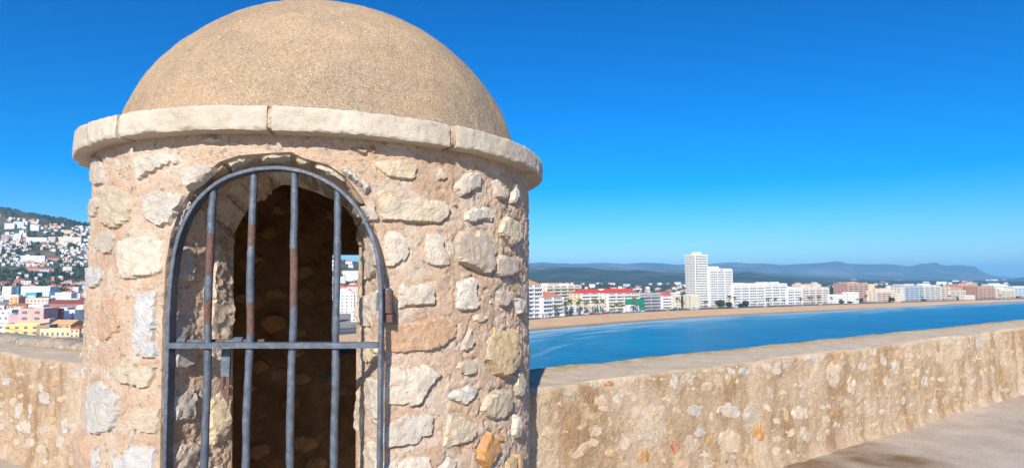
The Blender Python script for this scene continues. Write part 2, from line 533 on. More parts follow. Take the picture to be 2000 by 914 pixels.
build_floor()

# ================================================================== ROUGH STONES LAID IN A SURFACE
def stone_patch(poly, g, T, seed, tilt=.18, rough=.004, sink=.014, bev=.009, jag=.28):
    """an irregular chipped stone face on a polygon in metres; returns points, heights, triangles"""
    rg = np.random.default_rng(seed)
    poly = np.asarray(poly, float)
    out = []
    n = len(poly)
    for i in range(n):
        a, b = poly[i], poly[(i + 1) % n]
        k = max(1, int(np.hypot(*(b - a)) / g + .5))
        for j in range(k): out.append(a + (b - a) * j / k)
    out = np.array(out)
    ctr = out.mean(0)
    nv = np.concatenate([out, np.full((len(out), 1), seed * .37)], 1)
    out = out + (np.stack([fbm(nv, 28, 2, seed), fbm(nv, 28, 2, seed + 50)], -1)) * g * jag * 1.6
    lo, hi = out.min(0), out.max(0)
    nx, ny = int((hi[0] - lo[0]) / g) + 1, int((hi[1] - lo[1]) / g) + 1
    G = np.stack(np.meshgrid(np.arange(nx + 1), np.arange(ny + 1), indexing='ij'), -1).reshape(-1, 2).astype(float)
    G[:, 0] += (G[:, 1] % 2) * .5
    G = lo + (G + rg.uniform(-.28, .28, G.shape)) * g
    G = G[in_poly(G, out)]
    if len(G):
        d, _ = seg_dist(G, out)
        G = G[d > g * .45]
    P = np.concatenate([out, G]) if len(G) else out
    m = len(out)
    vs2, _, fs, _, _, _ = delaunay_2d_cdt([Vector((float(p[0]), float(p[1]))) for p in P], [(i, (i + 1) % m) for i in range(m)], [], 1, 1e-7)
    P2 = np.array([(v.x, v.y) for v in vs2])
    d, _ = seg_dist(P2, out)
    dm = max(d.max(), 1e-4)
    s = sstep(d / min(bev, .6 * dm))
    size = np.hypot(*(hi - lo))
    Q = (P2 - ctr)
    hm = np.full(len(P2), 9.)
    for k in range(rg.integers(3, 6)):
        a = rg.uniform(0, 6.283)
        sl = rg.uniform(.3, 1.0) * tilt
        off = rg.uniform(.0, .30) * size * tilt
        hm = np.minimum(hm, off - sl * (Q[:, 0] * math.cos(a) + Q[:, 1] * math.sin(a)))
    hm = hm - hm.mean()
    P3 = np.concatenate([P2, np.full((len(P2), 1), seed * 1.7)], 1)
    h = -sink * (1 - s) + s * (T + np.clip(hm, -1.2 * T - .006, 1.5 * T + .01) + rough * fbm(P3, 30, 3, seed + 9) + rough * .5 * fbm(P3, 90, 2, seed + 19))
    return P2, h, [tuple(f) for f in fs]

def low_h(X): return fbm(X, 7, 3, 11) * .008
def cyl_map(u, v, h, R=RW):
    r = R + h
    return np.stack([CX + r * np.sin(u), CY - r * np.cos(u), v], -1)

def cyl_hit(px, py, R=RW, far=False):
    d = ray(px, py); o = CAMP - TUR
    a = d[0] ** 2 + d[1] ** 2; b = o[0] * d[0] + o[1] * d[1]; c = o[0] ** 2 + o[1] ** 2 - R * R
    D = b * b - a * c
    t = (-b + (1 if far else -1) * math.sqrt(max(D, 0.0))) / a
    p = CAMP + d * t
    return math.atan2(p[0] - CX, -(p[1] - CY)), p[2]

CRAMP = {'w': (.66, .59, .50), 'c': (.63, .53, .39), 'g': (.56, .545, .52), 'y': (.60, .45, .25), 'o': (.55, .28, .09), 'p': (.56, .37, .25),
         'b': (.42, .31, .20), 'r': (.45, .13, .06), 'm': (.58, .49, .40), 'k': (.30, .25, .19)}
def stone_col(k, rg):
    c = CRAMP[k]; f = rg.uniform(.9, 1.08); w = rg.uniform(-.02, .02)
    return (c[0] * f + w, c[1] * f, c[2] * f - w)

# outlines read off the photograph, (origin x, origin y, scale, colour, proud, [points])
A = (140, 260, 3.808); B = (140, 500, 3.808); Cc = (140, 680, 3.905); E_ = (660, 260, 4.57); F_ = (850, 260, 4.568)
G_ = (730, 440, 4.57); H_ = (870, 440, 4.57); I_ = (730, 600, 4.57); J_ = (870, 600, 4.57); K_ = (730, 734, 5.078); L_ = (870, 734, 5.078); Z_ = (0, 0, 1)
STONES = [
 (A,'m',.006,[(145,170),(205,175),(225,220),(235,330),(225,385),(180,405),(145,370),(135,290)]),
 (A,'m',.004,[(290,205),(330,190),(375,215),(370,260),(355,315),(325,280),(295,245)]),
 (A,'w',.010,[(468,185),(530,155),(640,160),(660,122),(760,140),(822,200),(800,235),(700,260),(560,320),(490,360),(475,300)]),
 (Z_,'w',.024,[(350,338),(365,325),(400,316),(422,324),(416,340),(390,360),(372,373),(357,362)]),
 (A,'c',.012,[(235,430),(300,385),(360,410),(430,460),(440,560),(425,660),(330,715),(225,690),(215,600),(215,500)]),
 (A,'w',.014,[(510,560),(560,440),(640,425),(760,425),(865,460),(830,540),(740,690),(650,705),(540,650),(505,590)]),
 (A,'m',.006,[(135,500),(190,465),(210,480),(200,560),(180,620),(150,640),(125,600)]),
 (A,'m',.004,[(180,740),(280,720),(330,760),(320,860),(280,910),(200,890),(170,850)]),
 (Z_,'w',.010,[(235,470),(258,462),(287,458),(308,467),(322,470),(322,530),(315,537),(297,540),(271,543),(240,548),(236,530),(233,500)]),
 (B,'g',.005,[(120,80),(200,80),(245,100),(240,160),(200,230),(140,245),(115,200)]),
 (B,'g',.010,[(495,260),(560,262),(655,232),(650,330),(640,500),(625,640),(640,740),(590,770),(450,745),(455,650),(475,500),(490,380)]),
 (B,'p',.003,[(200,400),(290,320),(355,320),(375,420),(370,520),(280,620),(200,650),(185,560),(185,470)]),
 (Cc,'c',.010,[(280,185),(360,115),(400,65),(440,75),(450,150),(570,130),(660,130),(640,220),(600,310),(560,320),(430,290),(300,240)]),
 (Cc,'g',.008,[(110,380),(170,250),(235,245),(300,320),(365,370),(360,470),(330,600),(250,660),(130,655),(95,540),(90,450)]),
 (Cc,'c',.008,[(450,440),(640,440),(690,410),(690,590),(640,660),(480,640),(435,560),(445,480)]),
 (Cc,'g',.006,[(270,790),(320,770),(360,830),(380,800),(440,740),(560,740),(640,750),(640,914),(560,985),(350,960)]),
 (Cc,'p',.012,[(60,620),(100,600),(140,720),(160,800),(150,960),(50,960),(50,750)]),
 (Cc,'g',.004,[(170,770),(210,760),(215,850),(205,950),(170,950)]),
 (Z_,'w',.008,[(384,271),(402,266),(440,270),(432,279),(402,281)]),
 (Z_,'p',.004,[(200,585),(226,580),(236,600),(232,650),(206,668),(192,640)]),
 (E_,'w',.034,[(15,290),(80,295),(140,350),(210,410),(290,430),(295,490),(265,550),(240,565),(200,520),(120,430),(40,370),(0,340)]),
 (E_,'c',.008,[(280,250),(360,240),(430,230),(540,240),(620,225),(690,260),(720,310),(700,380),(670,430),(560,415),(430,395),(360,340)]),
 (E_,'p',.006,[(130,140),(200,120),(360,140),(365,180),(230,195),(150,175)]),
 (E_,'m',.006,[(700,180),(790,170),(780,200),(710,205)]),
 (Z_,'c',.012,[(731,379),(745,369),(763,374),(783,389),(810,389),(822,382),(835,389),(860,390),(878,398),(883,412),(875,425),(860,437),(838,437),(790,435),(745,433),(742,412)]),
 (Z_,'m',.008,[(702,404),(717,400),(729,386),(735,396),(743,431),(729,441),(714,428)]),
 (F_,'c',.006,[(10,330),(60,290),(90,340),(125,390),(90,440),(50,420),(0,430)]),
 (F_,'w',.016,[(170,490),(240,390),(300,340),(395,350),(400,420),(385,530),(350,510),(300,540),(220,570),(195,530)]),
 (F_,'w',.018,[(490,430),(545,390),(570,450),(605,490),(600,600),(560,590),(520,570),(510,500)]),
 (F_,'w',.020,[(690,440),(730,450),(740,560),(700,640),(650,620),(685,560)]),
 (F_,'w',.012,[(260,700),(330,660),(400,670),(430,645),(500,670),(520,720),(500,800),(440,770),(380,790),(310,805),(265,780)]),
 (F_,'c',.020,[(590,770),(640,735),(700,770),(760,810),(740,900),(700,940),(600,940),(560,890),(575,820)]),
 (F_,'m',.010,[(75,510),(130,460),(120,500),(90,520)]),
 (G_,'w',.010,[(100,120),(130,45),(200,40),(250,60),(290,110),(330,210),(310,310),(250,330),(155,385),(95,370),(90,250)]),
 (G_,'w',.012,[(460,80),(500,60),(570,60),(610,110),(640,230),(680,310),(670,365),(600,375),(530,375),(460,340),(445,240)]),
 (H_,'m',.020,[(75,130),(130,50),(200,40),(260,90),(290,40),(380,50),(410,100),(415,190),(435,300),(425,420),(360,440),(310,435),(230,385),(100,325),(85,220)]),
 (G_,'w',.014,[(210,560),(250,500),(330,540),(420,510),(530,510),(555,600),(555,710),(500,720),(400,720),(250,750),(180,750),(210,680)]),
 (H_,'w',.014,[(85,610),(110,570),(110,510),(190,480),(240,460),(290,490),(270,560),(280,640),(305,720),(260,765),(120,770),(95,730)]),
 (G_,'w',.008,[(345,430),(390,415),(375,465),(350,460)]),
 (G_,'g',.008,[(80,470),(140,510),(140,525),(85,530)]),
 (H_,'m',.018,[(440,300),(500,250),(600,280),(640,420),(600,455),(480,465),(440,430)]),
 (H_,'c',.026,[(470,60),(540,20),(640,50),(660,120),(580,210),(530,150),(480,110)]),
 (H_,'m',.022,[(445,590),(490,560),(565,590),(560,660),(530,730),(480,725),(455,680)]),
 (H_,'g',.018,[(610,640),(670,640),(690,720),(670,790),(640,800),(630,720)]),
 (H_,'c',.008,[(250,820),(300,785),(375,800),(370,850),(320,880),(250,860)]),
 (I_,'p',.008,[(80,110),(200,130),(330,150),(400,130),(520,100),(620,90),(740,130),(745,250),(680,310),(600,370),(520,390),(400,400),(270,420),(80,405)]),
 (I_,'w',.014,[(100,520),(160,510),(340,540),(460,500),(540,545),(605,550),(600,610),(500,700),(430,860),(340,890),(200,880),(90,860),(75,760),(85,640)]),
 (I_,'m',.010,[(790,320),(840,230),(870,130),(880,230),(910,300),(890,370),(800,415),(780,380)]),
 (I_,'c',.010,[(760,490),(830,465),(910,470),(930,520),(900,600),(820,615),(760,590),(740,540)]),
 (I_,'w',.014,[(650,780),(730,740),(800,720),(830,690),(914,700),(920,760),(820,885),(750,850),(670,825)]),
 (J_,'y',.032,[(360,320),(400,240),(440,160),(480,220),(600,180),(620,330),(630,450),(600,530),(510,630),(440,600),(400,520),(355,480),(355,400)]),
 (L_,'c',.026,[(345,350),(365,230),(400,180),(480,140),(590,120),(640,200),(630,330),(570,430),(470,440),(370,380)]),
 (J_,'c',.022,[(610,600),(640,545),(680,600),(690,700),(660,790),(620,800),(600,700)]),
 (K_,'w',.012,[(90,470),(200,430),(330,370),(490,380),(590,355),(600,480),(575,585),(470,600),(450,660),(350,690),(90,720)]),
 (K_,'c',.016,[(735,370),(800,360),(921,390),(981,490),(1021,580),(931,670),(811,690),(720,740),(660,700),(690,560)]),
 (K_,'w',.010,[(75,870),(220,830),(240,860),(320,820),(560,790),(580,860),(560,980),(75,1000)]),
 (K_,'w',.010,[(590,940),(680,870),(750,800),(810,830),(800,960)]),
 (L_,'o',.026,[(340,690),(380,600),(400,540),(450,545),(510,620),(545,740),(480,800),(430,880),(380,930),(320,840),(300,810)]),
 (L_,'o',.012,[(520,590),(570,590),(590,640),(550,680)]),
 (L_,'w',.024,[(650,500),(660,370),(700,370),(740,510),(715,610),(690,630),(655,610)]),
 (L_,'y',.018,[(600,850),(690,760),(690,960),(600,960)]),
 (L_,'p',.018,[(705,770),(745,730),(745,960),(705,960)]),
]

# doorway outlines (pixels on the outer face, pixels at the inner face)
DOOR_OUT = [(310,1150),(313,914),(318,640),(324,520),(334,458),(351,412),(374,370),(398,341),(430,316),(466,304),(515,300),(568,297),(592,309),(640,322),(676,346),(706,386),(716,404),(729,438),(741,474),(748,505),(750,560),(751,914),(751,1150)]
DOOR_IN = [(452,1040),(452,914),(454,640),(455,500),(456,456),(470,430),(487,403),(513,389),(530,372),(549,362),(567,360),(590,368),(615,375),(652,391),(678,408),(691,427),(702,450),(701,520),(697,600),(696,700),(695,914),(695,1040)]

def resample(pts, n):
    pts = np.asarray(pts, float)
    d = np.concatenate([[0], np.cumsum(np.linalg.norm(np.diff(pts, axis=0), axis=1))])
    t = np.linspace(0, d[-1], n)
    return np.stack([np.interp(t, d, pts[:, k]) for k in range(pts.shape[1])], -1)

def snap_hole(P2, F, polys, tol):
    """drop the cells inside the outlines and pull the ragged rim onto them"""
    C = P2[F].mean(1)
    keep = np.ones(len(F), bool)
    for poly in polys: keep &= ~in_poly(C, poly)
    used_in = np.zeros(len(P2), bool); used_in[F[~keep].ravel()] = True
    used_out = np.zeros(len(P2), bool); used_out[F[keep].ravel()] = True
    rim = np.where(used_in & used_out)[0]
    for poly in polys:
        d, q = seg_dist(P2[rim], poly)
        m = d < tol
        P2[rim[m]] = q[m]
    return P2, F[keep], rim

def build_turret():
    root = empty('sentry_turret', (CX, CY, 0), 'round rubble-stone sentry turret with plastered dome, pale stone cornice and arched doorway', 'turret')
    # ---- outer mortar skin
    out_uv = np.array([cyl_hit(*p) for p in DOOR_OUT])
    out_uv[0, 1] = out_uv[-1, 1] = -.08
    wall_top = Z_CB + .04
    dens = np.concatenate([np.arange(-2.25, 2.25, .0062), np.arange(2.25, 2 * math.pi - 2.25, .03)])
    zs = np.arange(-.05, wall_top, .0075)
    U, Vz = np.meshgrid(dens, zs, indexing='ij')
    P2 = np.stack([U.ravel(), Vz.ravel()], -1)
    F = grid_faces(len(dens), len(zs), wrap=True)
    # loophole in the back of the turret (rectangle along one line of sight)
    l_out = [cyl_hit(px, py, RW, True) for px, py in ((641, 498), (728, 498), (728, 676), (641, 676))]
    l_in = [cyl_hit(px, py, R_IN, True) for px, py in ((649, 487), (722, 490), (722, 690), (649, 690))]
    fix = lambda L: np.array([(u % (2 * math.pi), v) for u, v in L])
    lo_uv, li_uv = fix(l_out), fix(l_in)
    seam = F[:, 1] < F[:, 0]
    Fm, Fs = F[~seam], F[seam]
    P2w = P2.copy()
    P2w, Fm, _ = snap_hole(P2w, Fm, [out_uv], .02)
    C = P2w[Fm].mean(1)
    Fm2 = Fm[~in_poly(C, lo_uv)]
    F = np.concatenate([Fm2, Fs])
    X = cyl_map(P2w[:, 0], P2w[:, 1], 0)
    right = sstep(P2w[:, 0], .35, 1.25)
    groove = np.full(len(P2w), 9.0)
    Pm = P2w * np.array([RW, 1.0])
    for org, k, T, pts in STONES:
        q = np.array([cyl_hit(org[0] + x / org[2], org[1] + y / org[2]) for x, y in pts]) * np.array([RW, 1.0])
        near = np.where((Pm[:, 0] > q[:, 0].min() - .03) & (Pm[:, 0] < q[:, 0].max() + .03) & (Pm[:, 1] > q[:, 1].min() - .03) & (Pm[:, 1] < q[:, 1].max() + .03))[0]
        if len(near): groove[near] = np.minimum(groove[near], seg_dist(Pm[near], q)[0])
    gr = np.exp(-(groove / .009) ** 2) * sstep(fbm(X, 13, 2, 16), -.25, .25) * (.006 + .008 * right)
    h = -gr + low_h(X) + fbm(X, 26, 3, 12) * (.0045 + .004 * right) + fbm(X, 85, 2, 13) * (.0018 + .0035 * right)
    pit = np.clip(fbm(X, 42, 2, 14) - .28, 0, 1) * (.010 + .02 * right)
    h = h - pit
    V = cyl_map(P2w[:, 0], P2w[:, 1], h)
    obj('wall', V, F, M['mortar'], root, smooth=True, off=TUR)
    # ---- traced face stones
    for i, (org, k, T, pts) in enumerate(STONES):
        uv = np.array([cyl_hit(org[0] + x / org[2], org[1] + y / org[2]) for x, y in pts])
        uv[:, 0] *= RW
        P, hh, fs = stone_patch(uv, .0115, T * .85 + .0045, 100 + i, tilt=.05 + T * 5.5, rough=.004 + T * .16, bev=.005 + T * .25)
        V = cyl_map(P[:, 0] / RW, P[:, 1], hh + low_h(cyl_map(P[:, 0] / RW, P[:, 1], 0)))
        obj('stone', V, fs, M['stone'], root, angle=R_(32), color=stone_col(k, rng), off=TUR)
    # ---- smaller stones between, and the faces the photograph does not show
    placed = [(np.array([cyl_hit(o[0] + x / o[2], o[1] + y / o[2]) for x, y in p]) * np.array([RW, 1])) for o, k, T, p in STONES]
    cents = [(p.mean(0), np.hypot(*(p.max(0) - p.min(0))) * .5) for p in placed]
    door_m = out_uv * np.array([RW, 1])
    cnt = 0
    for tries in range(3400):
        hid = tries > 2300
        if hid:
            u = rng.uniform(1.3, 2 * math.pi - 1.25) * RW; rad = rng.uniform(.05, .11)
            if u > 2.05 * RW and u < 4.2 * RW: continue
        else:
            u = rng.uniform(-1.15, 1.25) * RW; rad = rng.uniform(.012, .044)
        z = rng.uniform(.1, Z_CB - .08)
        uu = u if u < math.pi * RW else u - 2 * math.pi * RW
        c = np.array([uu, z])
        if any(np.hypot(*(c - q)) < r * (.92 if not hid else 1.0) + rad for q, r in cents): continue
        d, _ = seg_dist(np.array([c]), door_m)
        if d[0] < rad + .03 or in_poly(np.array([c]), door_m)[0]: continue
        if hid and in_poly(np.array([[u / RW, z]]), lo_uv + 0)[0]: continue
        n = rng.randint(6, 9)
        pts = [c + rad * rng.uniform(.7, 1.1) * np.array([math.cos(a) * 1.25, math.sin(a) * .85]) for a in [2 * math.pi * (q + rng.uniform(-.2, .2)) / n for q in range(n)]]
        P, hh, fs = stone_patch(pts, .012 if not hid else .03, rng.uniform(.004, .010), 900 + tries, tilt=.2, bev=.006)
        obj('stone', cyl_map(P[:, 0] / RW, P[:, 1], hh + low_h(cyl_map(P[:, 0] / RW, P[:, 1], 0))), fs, M['stone'], root, angle=R_(32), color=stone_col(rng.choice('wwmcgp'), rng), off=TUR)
        cents.append((c, rad)); cnt += 1
        if cnt > 215: break
    # ---- doorway reveal: lofted from the outer to the inner outline
    N, K = 700, 60
    o3 = resample(np.array([cyl_map(u, v, .002) for u, v in [cyl_hit(*p) for p in DOOR_OUT]]), N)
    i3 = resample(np.array([cyl_map(u, v, 0, R_IN - .004) for u, v in [cyl_hit(*p, R_IN) for p in DOOR_IN]]), N)
    t = np.linspace(0, 1, K)[None, :, None]
    L = o3[:, None, :] * (1 - t) + i3[:, None, :] * t
    Pn = L.reshape(-1, 3)
    tang = np.gradient(L, axis=0); acr = np.gradient(L, axis=1)
    nn = np.cross(tang, acr); nn /= np.linalg.norm(nn, axis=-1, keepdims=True) + 1e-9
    mid = (o3.mean(0) + i3.mean(0)) / 2
    if ((nn * (mid - L)).sum(-1)).mean() < 0: nn = -nn
    edge = (sstep(t[0, :, 0], 0, .10) * (1 - sstep(t[0, :, 0], .92, 1)))[None, :]
    hh = (fbm(L, 9, 3, 31) * .010 + fbm(L, 34, 3, 32) * .008 + fbm(L, 90, 3, 33) * .005) * edge
    Vr = L + nn * hh[..., None]
    obj('doorway_reveal', Vr.reshape(-1, 3), grid_faces(N, K), M['mortar'], root, smooth=True, off=TUR)
    def reveal_map(P, h):
        """P[:,0] = along the outline 0..N-1, P[:,1] = 0 outer .. 1 inner"""
        a = np.clip(P[:, 0], 0, N - 1.001); i0 = a.astype(int); fa = (a - i0)[:, None]
        b = np.clip(P[:, 1], 0, 1)[:, None]
        q = lambda S: S[i0] * (1 - fa) + S[i0 + 1] * fa
        base = q(o3) * (1 - b) + q(i3) * b
        j = np.clip((b[:, 0] * (K - 1)).astype(int), 0, K - 1)
        return base + nn[i0, j] * h[:, None]
    seg = np.linalg.norm(np.diff(o3, axis=0), axis=1).mean()
    dep = np.linalg.norm(o3 - i3, axis=1).mean()
    def index_of(z, side):
        zz = o3[:, 2]; h2 = N // 2
        return int(np.argmin(np.abs(zz[:h2] - z))) if side < 0 else h2 + int(np.argmin(np.abs(zz[h2:] - z)))
    reveal = [(-1, 1.98, .86, .56, .98, 'm'), (-1, 1.76, 1.60, .08, .42, 'm'), (-1, 1.79, 1.56, .55, .97, 'm'), (-1, 1.52, 1.24, .06, .46, 'g'), (-1, 1.50, 1.22, .56, .96, 'w'),
              (-1, 1.17, 1.02, .08, .5, 'w'), (-1, 1.14, .86, .62, .97, 'c'), (-1, .95, .80, .10, .55, 'm'), (-1, .80, .60, .58, .96, 'w'), (-1, .74, .54, .06, .48, 'g'), (-1, .5, .25, .1, .9, 'w'),
              (1, 1.78, 1.62, .1, .9, 'm'), (1, 1.58, 1.40, .08, .95, 'w'), (1, 1.36, 1.24, .12, .9, 'c'), (1, 1.20, .98, .06, .62, 'w'), (1, .93, .72, .06, .66, 'w'), (1, .66, .44, .05, .7, 'w'), (1, 1.15, .85, .70, .97, 'c'), (1, .7, .4, .75, .97, 'p')]
    for q, (side, z1, z0, b0, b1, k) in enumerate(reveal):
        i1, i0 = index_of(min(z1, 1.9), side), index_of(z0, side)
        lo, hi = min(i0, i1), max(i0, i1)
        w, hgt = (hi - lo) * seg, (b1 - b0) * dep
        n = 9
        pts = []
        for s_ in range(n):
            a = 2 * math.pi * s_ / n + .3
            ca, sa = math.cos(a), math.sin(a)
            sq = 1 / max(abs(ca), abs(sa)) ** .8
            pts.append((w * .5 + w * .48 * ca * sq * rng.uniform(.88, 1.02), hgt * .5 + hgt * .48 * sa * sq * rng.uniform(.88, 1.02)))
        P, h_, fs = stone_patch(pts, .0125, .014 if side < 0 else .012, 400 + q, tilt=.22 if side < 0 else .14, rough=.010)
        G = np.stack([lo + P[:, 0] / seg, b0 + P[:, 1] / dep], -1)
        obj('jamb_stone', reveal_map(G, h_), fs, M['stone'], root, angle=R_(32), color=stone_col(k, rng), off=TUR)
    # voussoirs round the arch, rough and set a little forward of the soffit
    h2 = N // 2
    ia, ib = index_of(1.80, -1), index_of(1.80, 1)
    cuts = np.linspace(ia, ib, 10) + nrg.uniform(-5, 5, 10)
    for q in range(9):
        w = (cuts[q + 1] - cuts[q]) * seg * .96
        for b0, b1 in ((.02, .40), (.44, .97)):
            hgt = (b1 - b0) * dep
            pts = [(w * x, hgt * y) for x, y in ((.03, .06), (.5, .0), (.97, .05), (1, .5), (.95, .96), (.5, 1.0), (.05, .94), (0, .5))]
            P, h_, fs = stone_patch(pts, .014, .010, 460 + q * 2 + int(b0 > .1), tilt=.3, rough=.010)
            G = np.stack([cuts[q] + P[:, 0] / seg, b0 + P[:, 1] / dep], -1)
            obj('voussoir', reveal_map(G, h_), fs, M['stone'], root, angle=R_(32), color=stone_col(rng.choice('bmck'), rng), off=TUR)
    # ---- inside face
    in_uv = np.array([cyl_hit(*p, R_IN) for p in DOOR_IN]); in_uv[0, 1] = in_uv[-1, 1] = -.08
    us = np.arange(-math.pi, math.pi, .014); zs = np.arange(-.05, 2.30, .0125)
    U, Vz = np.meshgrid(us, zs, indexing='ij')
    P2 = np.stack([U.ravel(), Vz.ravel()], -1)
    F = grid_faces(len(us), len(zs), wrap=True)
    seam = F[:, 1] < F[:, 0]
    li2 = li_uv.copy(); li2[:, 0] = (li2[:, 0] + math.pi) % (2 * math.pi) - math.pi
    # the loophole straddles the seam side of this grid only if its angles change sign
    wrapd = li2[:, 0].max() - li2[:, 0].min() > 3
    if wrapd: li2[:, 0] = np.where(li2[:, 0] < 0, li2[:, 0] + 2 * math.pi, li2[:, 0])
    P2w, Fm, _ = snap_hole(P2.copy(), F[~seam], [in_uv], .03)
    P2w, Fm, _ = snap_hole(P2w, Fm, [li2], .03)
    Fs = F[seam]
    if wrapd:
        C = P2w[Fm].mean(1); C[:, 0] = np.where(C[:, 0] < 0, C[:, 0] + 2 * math.pi, C[:, 0]); Fm = Fm[~in_poly(C, li2)]
        zc = P2w[Fs][:, :, 1].mean(1); Fs = Fs[(zc < li2[:, 1].min()) | (zc > li2[:, 1].max())]
    X = cyl_map(P2w[:, 0], P2w[:, 1], 0, R_IN)
    dl, _ = seg_dist(P2w, in_uv); dl2, _ = seg_dist(P2w, li2)
    damp = sstep(np.minimum(dl, dl2), 0, .04)
    hin = (fbm(X, 6, 3, 41) * .022 + fbm(X, 22, 3, 42) * .012 + fbm(X, 60, 2, 43) * .005) * damp
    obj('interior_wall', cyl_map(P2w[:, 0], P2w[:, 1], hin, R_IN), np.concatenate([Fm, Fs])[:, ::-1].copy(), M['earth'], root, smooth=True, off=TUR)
    done = []
    for tries in range(1500):
        u = rng.uniform(1.75, 2 * math.pi - 1.75); z = rng.uniform(.25, 2.1); rad = rng.uniform(.05, .10)
        c = np.array([u * R_IN, z])
        if any(np.hypot(*(c - q)) < r + rad * .9 for q, r in done): continue
        ll = li_uv * np.array([R_IN, 1])
        if seg_dist(np.array([c]), ll)[0][0] < rad + .02 or in_poly(np.array([c]), ll)[0]: continue
        n = 8
        pts = [c + rad * rng.uniform(.75, 1.1) * np.array([math.cos(a) * 1.25, math.sin(a) * .8]) for a in [2 * math.pi * (q + rng.uniform(-.2, .2)) / n for q in range(n)]]
        P, h_, fs = stone_patch(pts, .02, .016, 2000 + tries, tilt=.3, rough=.012)
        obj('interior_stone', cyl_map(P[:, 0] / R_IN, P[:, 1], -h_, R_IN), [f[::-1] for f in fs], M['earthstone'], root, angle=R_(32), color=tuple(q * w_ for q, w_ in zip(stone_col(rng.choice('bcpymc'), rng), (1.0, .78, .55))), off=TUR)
        done.append((c, rad))
        if len(done) > 70: break
    # ---- loophole reveal
    a = np.array([cyl_map(u, v, 0, R_IN - .004) for u, v in li_uv]); b = np.array([cyl_map(u, v, .004) for u, v in lo_uv])
    a = np.concatenate([a, a[:1]]); b = np.concatenate([b, b[:1]])
    a4 = np.concatenate([resample(a[k:k + 2], 16)[:-1] for k in range(4)] + [a[:1]]); b4 = np.concatenate([resample(b[k:k + 2], 16)[:-1] for k in range(4)] + [b[:1]])
    t = np.linspace(0, 1, 12)[None, :, None]
    Lp = a4[:, None] * (1 - t) + b4[:, None] * t
    Lp = Lp + np.stack([fbm(Lp, 12, 2, 51), fbm(Lp, 12, 2, 52), fbm(Lp, 12, 2, 53)], -1) * .010 * np.sin(np.pi * t)
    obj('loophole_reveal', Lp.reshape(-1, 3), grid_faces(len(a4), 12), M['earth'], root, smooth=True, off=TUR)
    # ---- vaulted ceiling
    ua = np.linspace(0, 2 * math.pi, 64, endpoint=False); el = np.linspace(0, math.pi / 2 - .01, 14)
    U, Eq = np.meshgrid(ua, el, indexing='ij')
    rr = (R_IN + .01) * np.cos(Eq)
    V = np.stack([rr * np.sin(U), -rr * np.cos(U), 2.24 + .55 * np.sin(Eq)], -1).reshape(-1, 3)
    V[:, 2] += fbm(V, 9, 3, 60) * .02
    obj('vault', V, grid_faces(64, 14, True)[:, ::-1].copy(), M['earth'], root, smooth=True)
    # ---- cornice: cut stones with mortar joints
    jpx = [(168, 262), (228, 240), (525, 232), (887, 262)]
    js = [cyl_hit(x, y, RC)[0] for x, y in jpx]
    while js[-1] < js[0] + 2 * math.pi - .9: js.append(js[-1] + rng.uniform(.55, .75))
    gaps = [.008, .020, .016, .030] + [.016] * 20
    prof = [(R_IN + .02, Z_CT - .004), (RC - .012, Z_CT), (RC - .002, Z_CT - .004), (RC, Z_CT - .012), (RC, Z_CB + .006), (RC - .004, Z_CB), (RW - .05, Z_CB - .002), (R_IN + .02, Z_CB - .002)]
    fine = []
    for p, q in zip(prof[:-1], prof[1:]):
        k = max(1, int(np.hypot(q[0] - p[0], q[1] - p[1]) / .009)) if min(p[0], q[0]) > RW - .09 else 2
        fine += [(p[0] + (q[0] - p[0]) * i / k, p[1] + (q[1] - p[1]) * i / k) for i in range(k)]
    fine.append(prof[-1]); fine = np.array(fine)
    for q in range(len(js)):
        a0 = js[q] + gaps[q] * .5
        nxt = js[q + 1] - gaps[q + 1] * .5 if q + 1 < len(js) else js[0] + 2 * math.pi - gaps[0] * .5
        vis = a0 < 1.9 or a0 > 5
        n = max(8, int((nxt - a0) / (.008 if vis else .03)))
        ua = np.linspace(a0, nxt, n)
        U = np.repeat(ua[:, None], len(fine), 1)
        endf = np.minimum(np.abs(ua - a0), np.abs(nxt - ua))
        rr = np.repeat(fine[None, :, 0], n, 0); zz = np.repeat(fine[None, :, 1], n, 0)
        P = np.stack([CX + rr * np.sin(U), CY - rr * np.cos(U), zz], -1)
        ow = sstep(rr, RW, RC)
        d = fbm(P, 11, 3, 70 + q) * .006 + fbm(P, 38, 3, 71) * .005 + fbm(P, 110, 2, 72) * .003
        edge_z = np.minimum(np.abs(zz - Z_CT), np.abs(zz - Z_CB))
        chip = np.clip(fbm(P, 30, 2, 73) - .20, 0, 1) * .022 * (1 - sstep(edge_z, 0, .016)) * ow
        rnd = -.004 * (1 - sstep(endf, 0, .008))[:, None] * ow
        rr2 = rr + d * ow - chip + rnd
        zz2 = zz + (fbm(P, 9, 3, 74) * .004 + fbm(P, 40, 2, 75) * .0025) * ow + rng.uniform(-.003, .003)
        V = np.stack([rr2 * np.sin(U), -rr2 * np.cos(U), zz2], -1).reshape(-1, 3)
        F = [tuple(f) for f in grid_faces(n, len(fine))]
        m = len(fine)
        F += [tuple(range(m)), tuple((n - 1) * m + k for k in range(m - 1, -1, -1))]
        o = obj('cornice_stone', V, F, M['cornice'], root, angle=R_(40))
    for q, g in zip(range(len(js)), gaps):
        ua = np.linspace(js[q] - g * .5 - .006, js[q] + g * .5 + .006, 6)
        pr = np.array([(R_IN + .05, Z_CT - .012), (RC - .02, Z_CT - .010), (RC - .012, Z_CT - .03), (RC - .012, Z_CB + .015), (RC - .02, Z_CB + .006), (R_IN + .05, Z_CB + .006)])
        V = np.array([(r * math.sin(a), -r * math.cos(a), z) for a in ua for r, z in pr])
        obj('mortar_joint', V, grid_faces(6, 6), M['mortar'], root, smooth=True)
    # ---- plaster dome with a small flare at its foot
    n1, R0, H, z0 = 1.06, 1.062, .905, EYE + .645
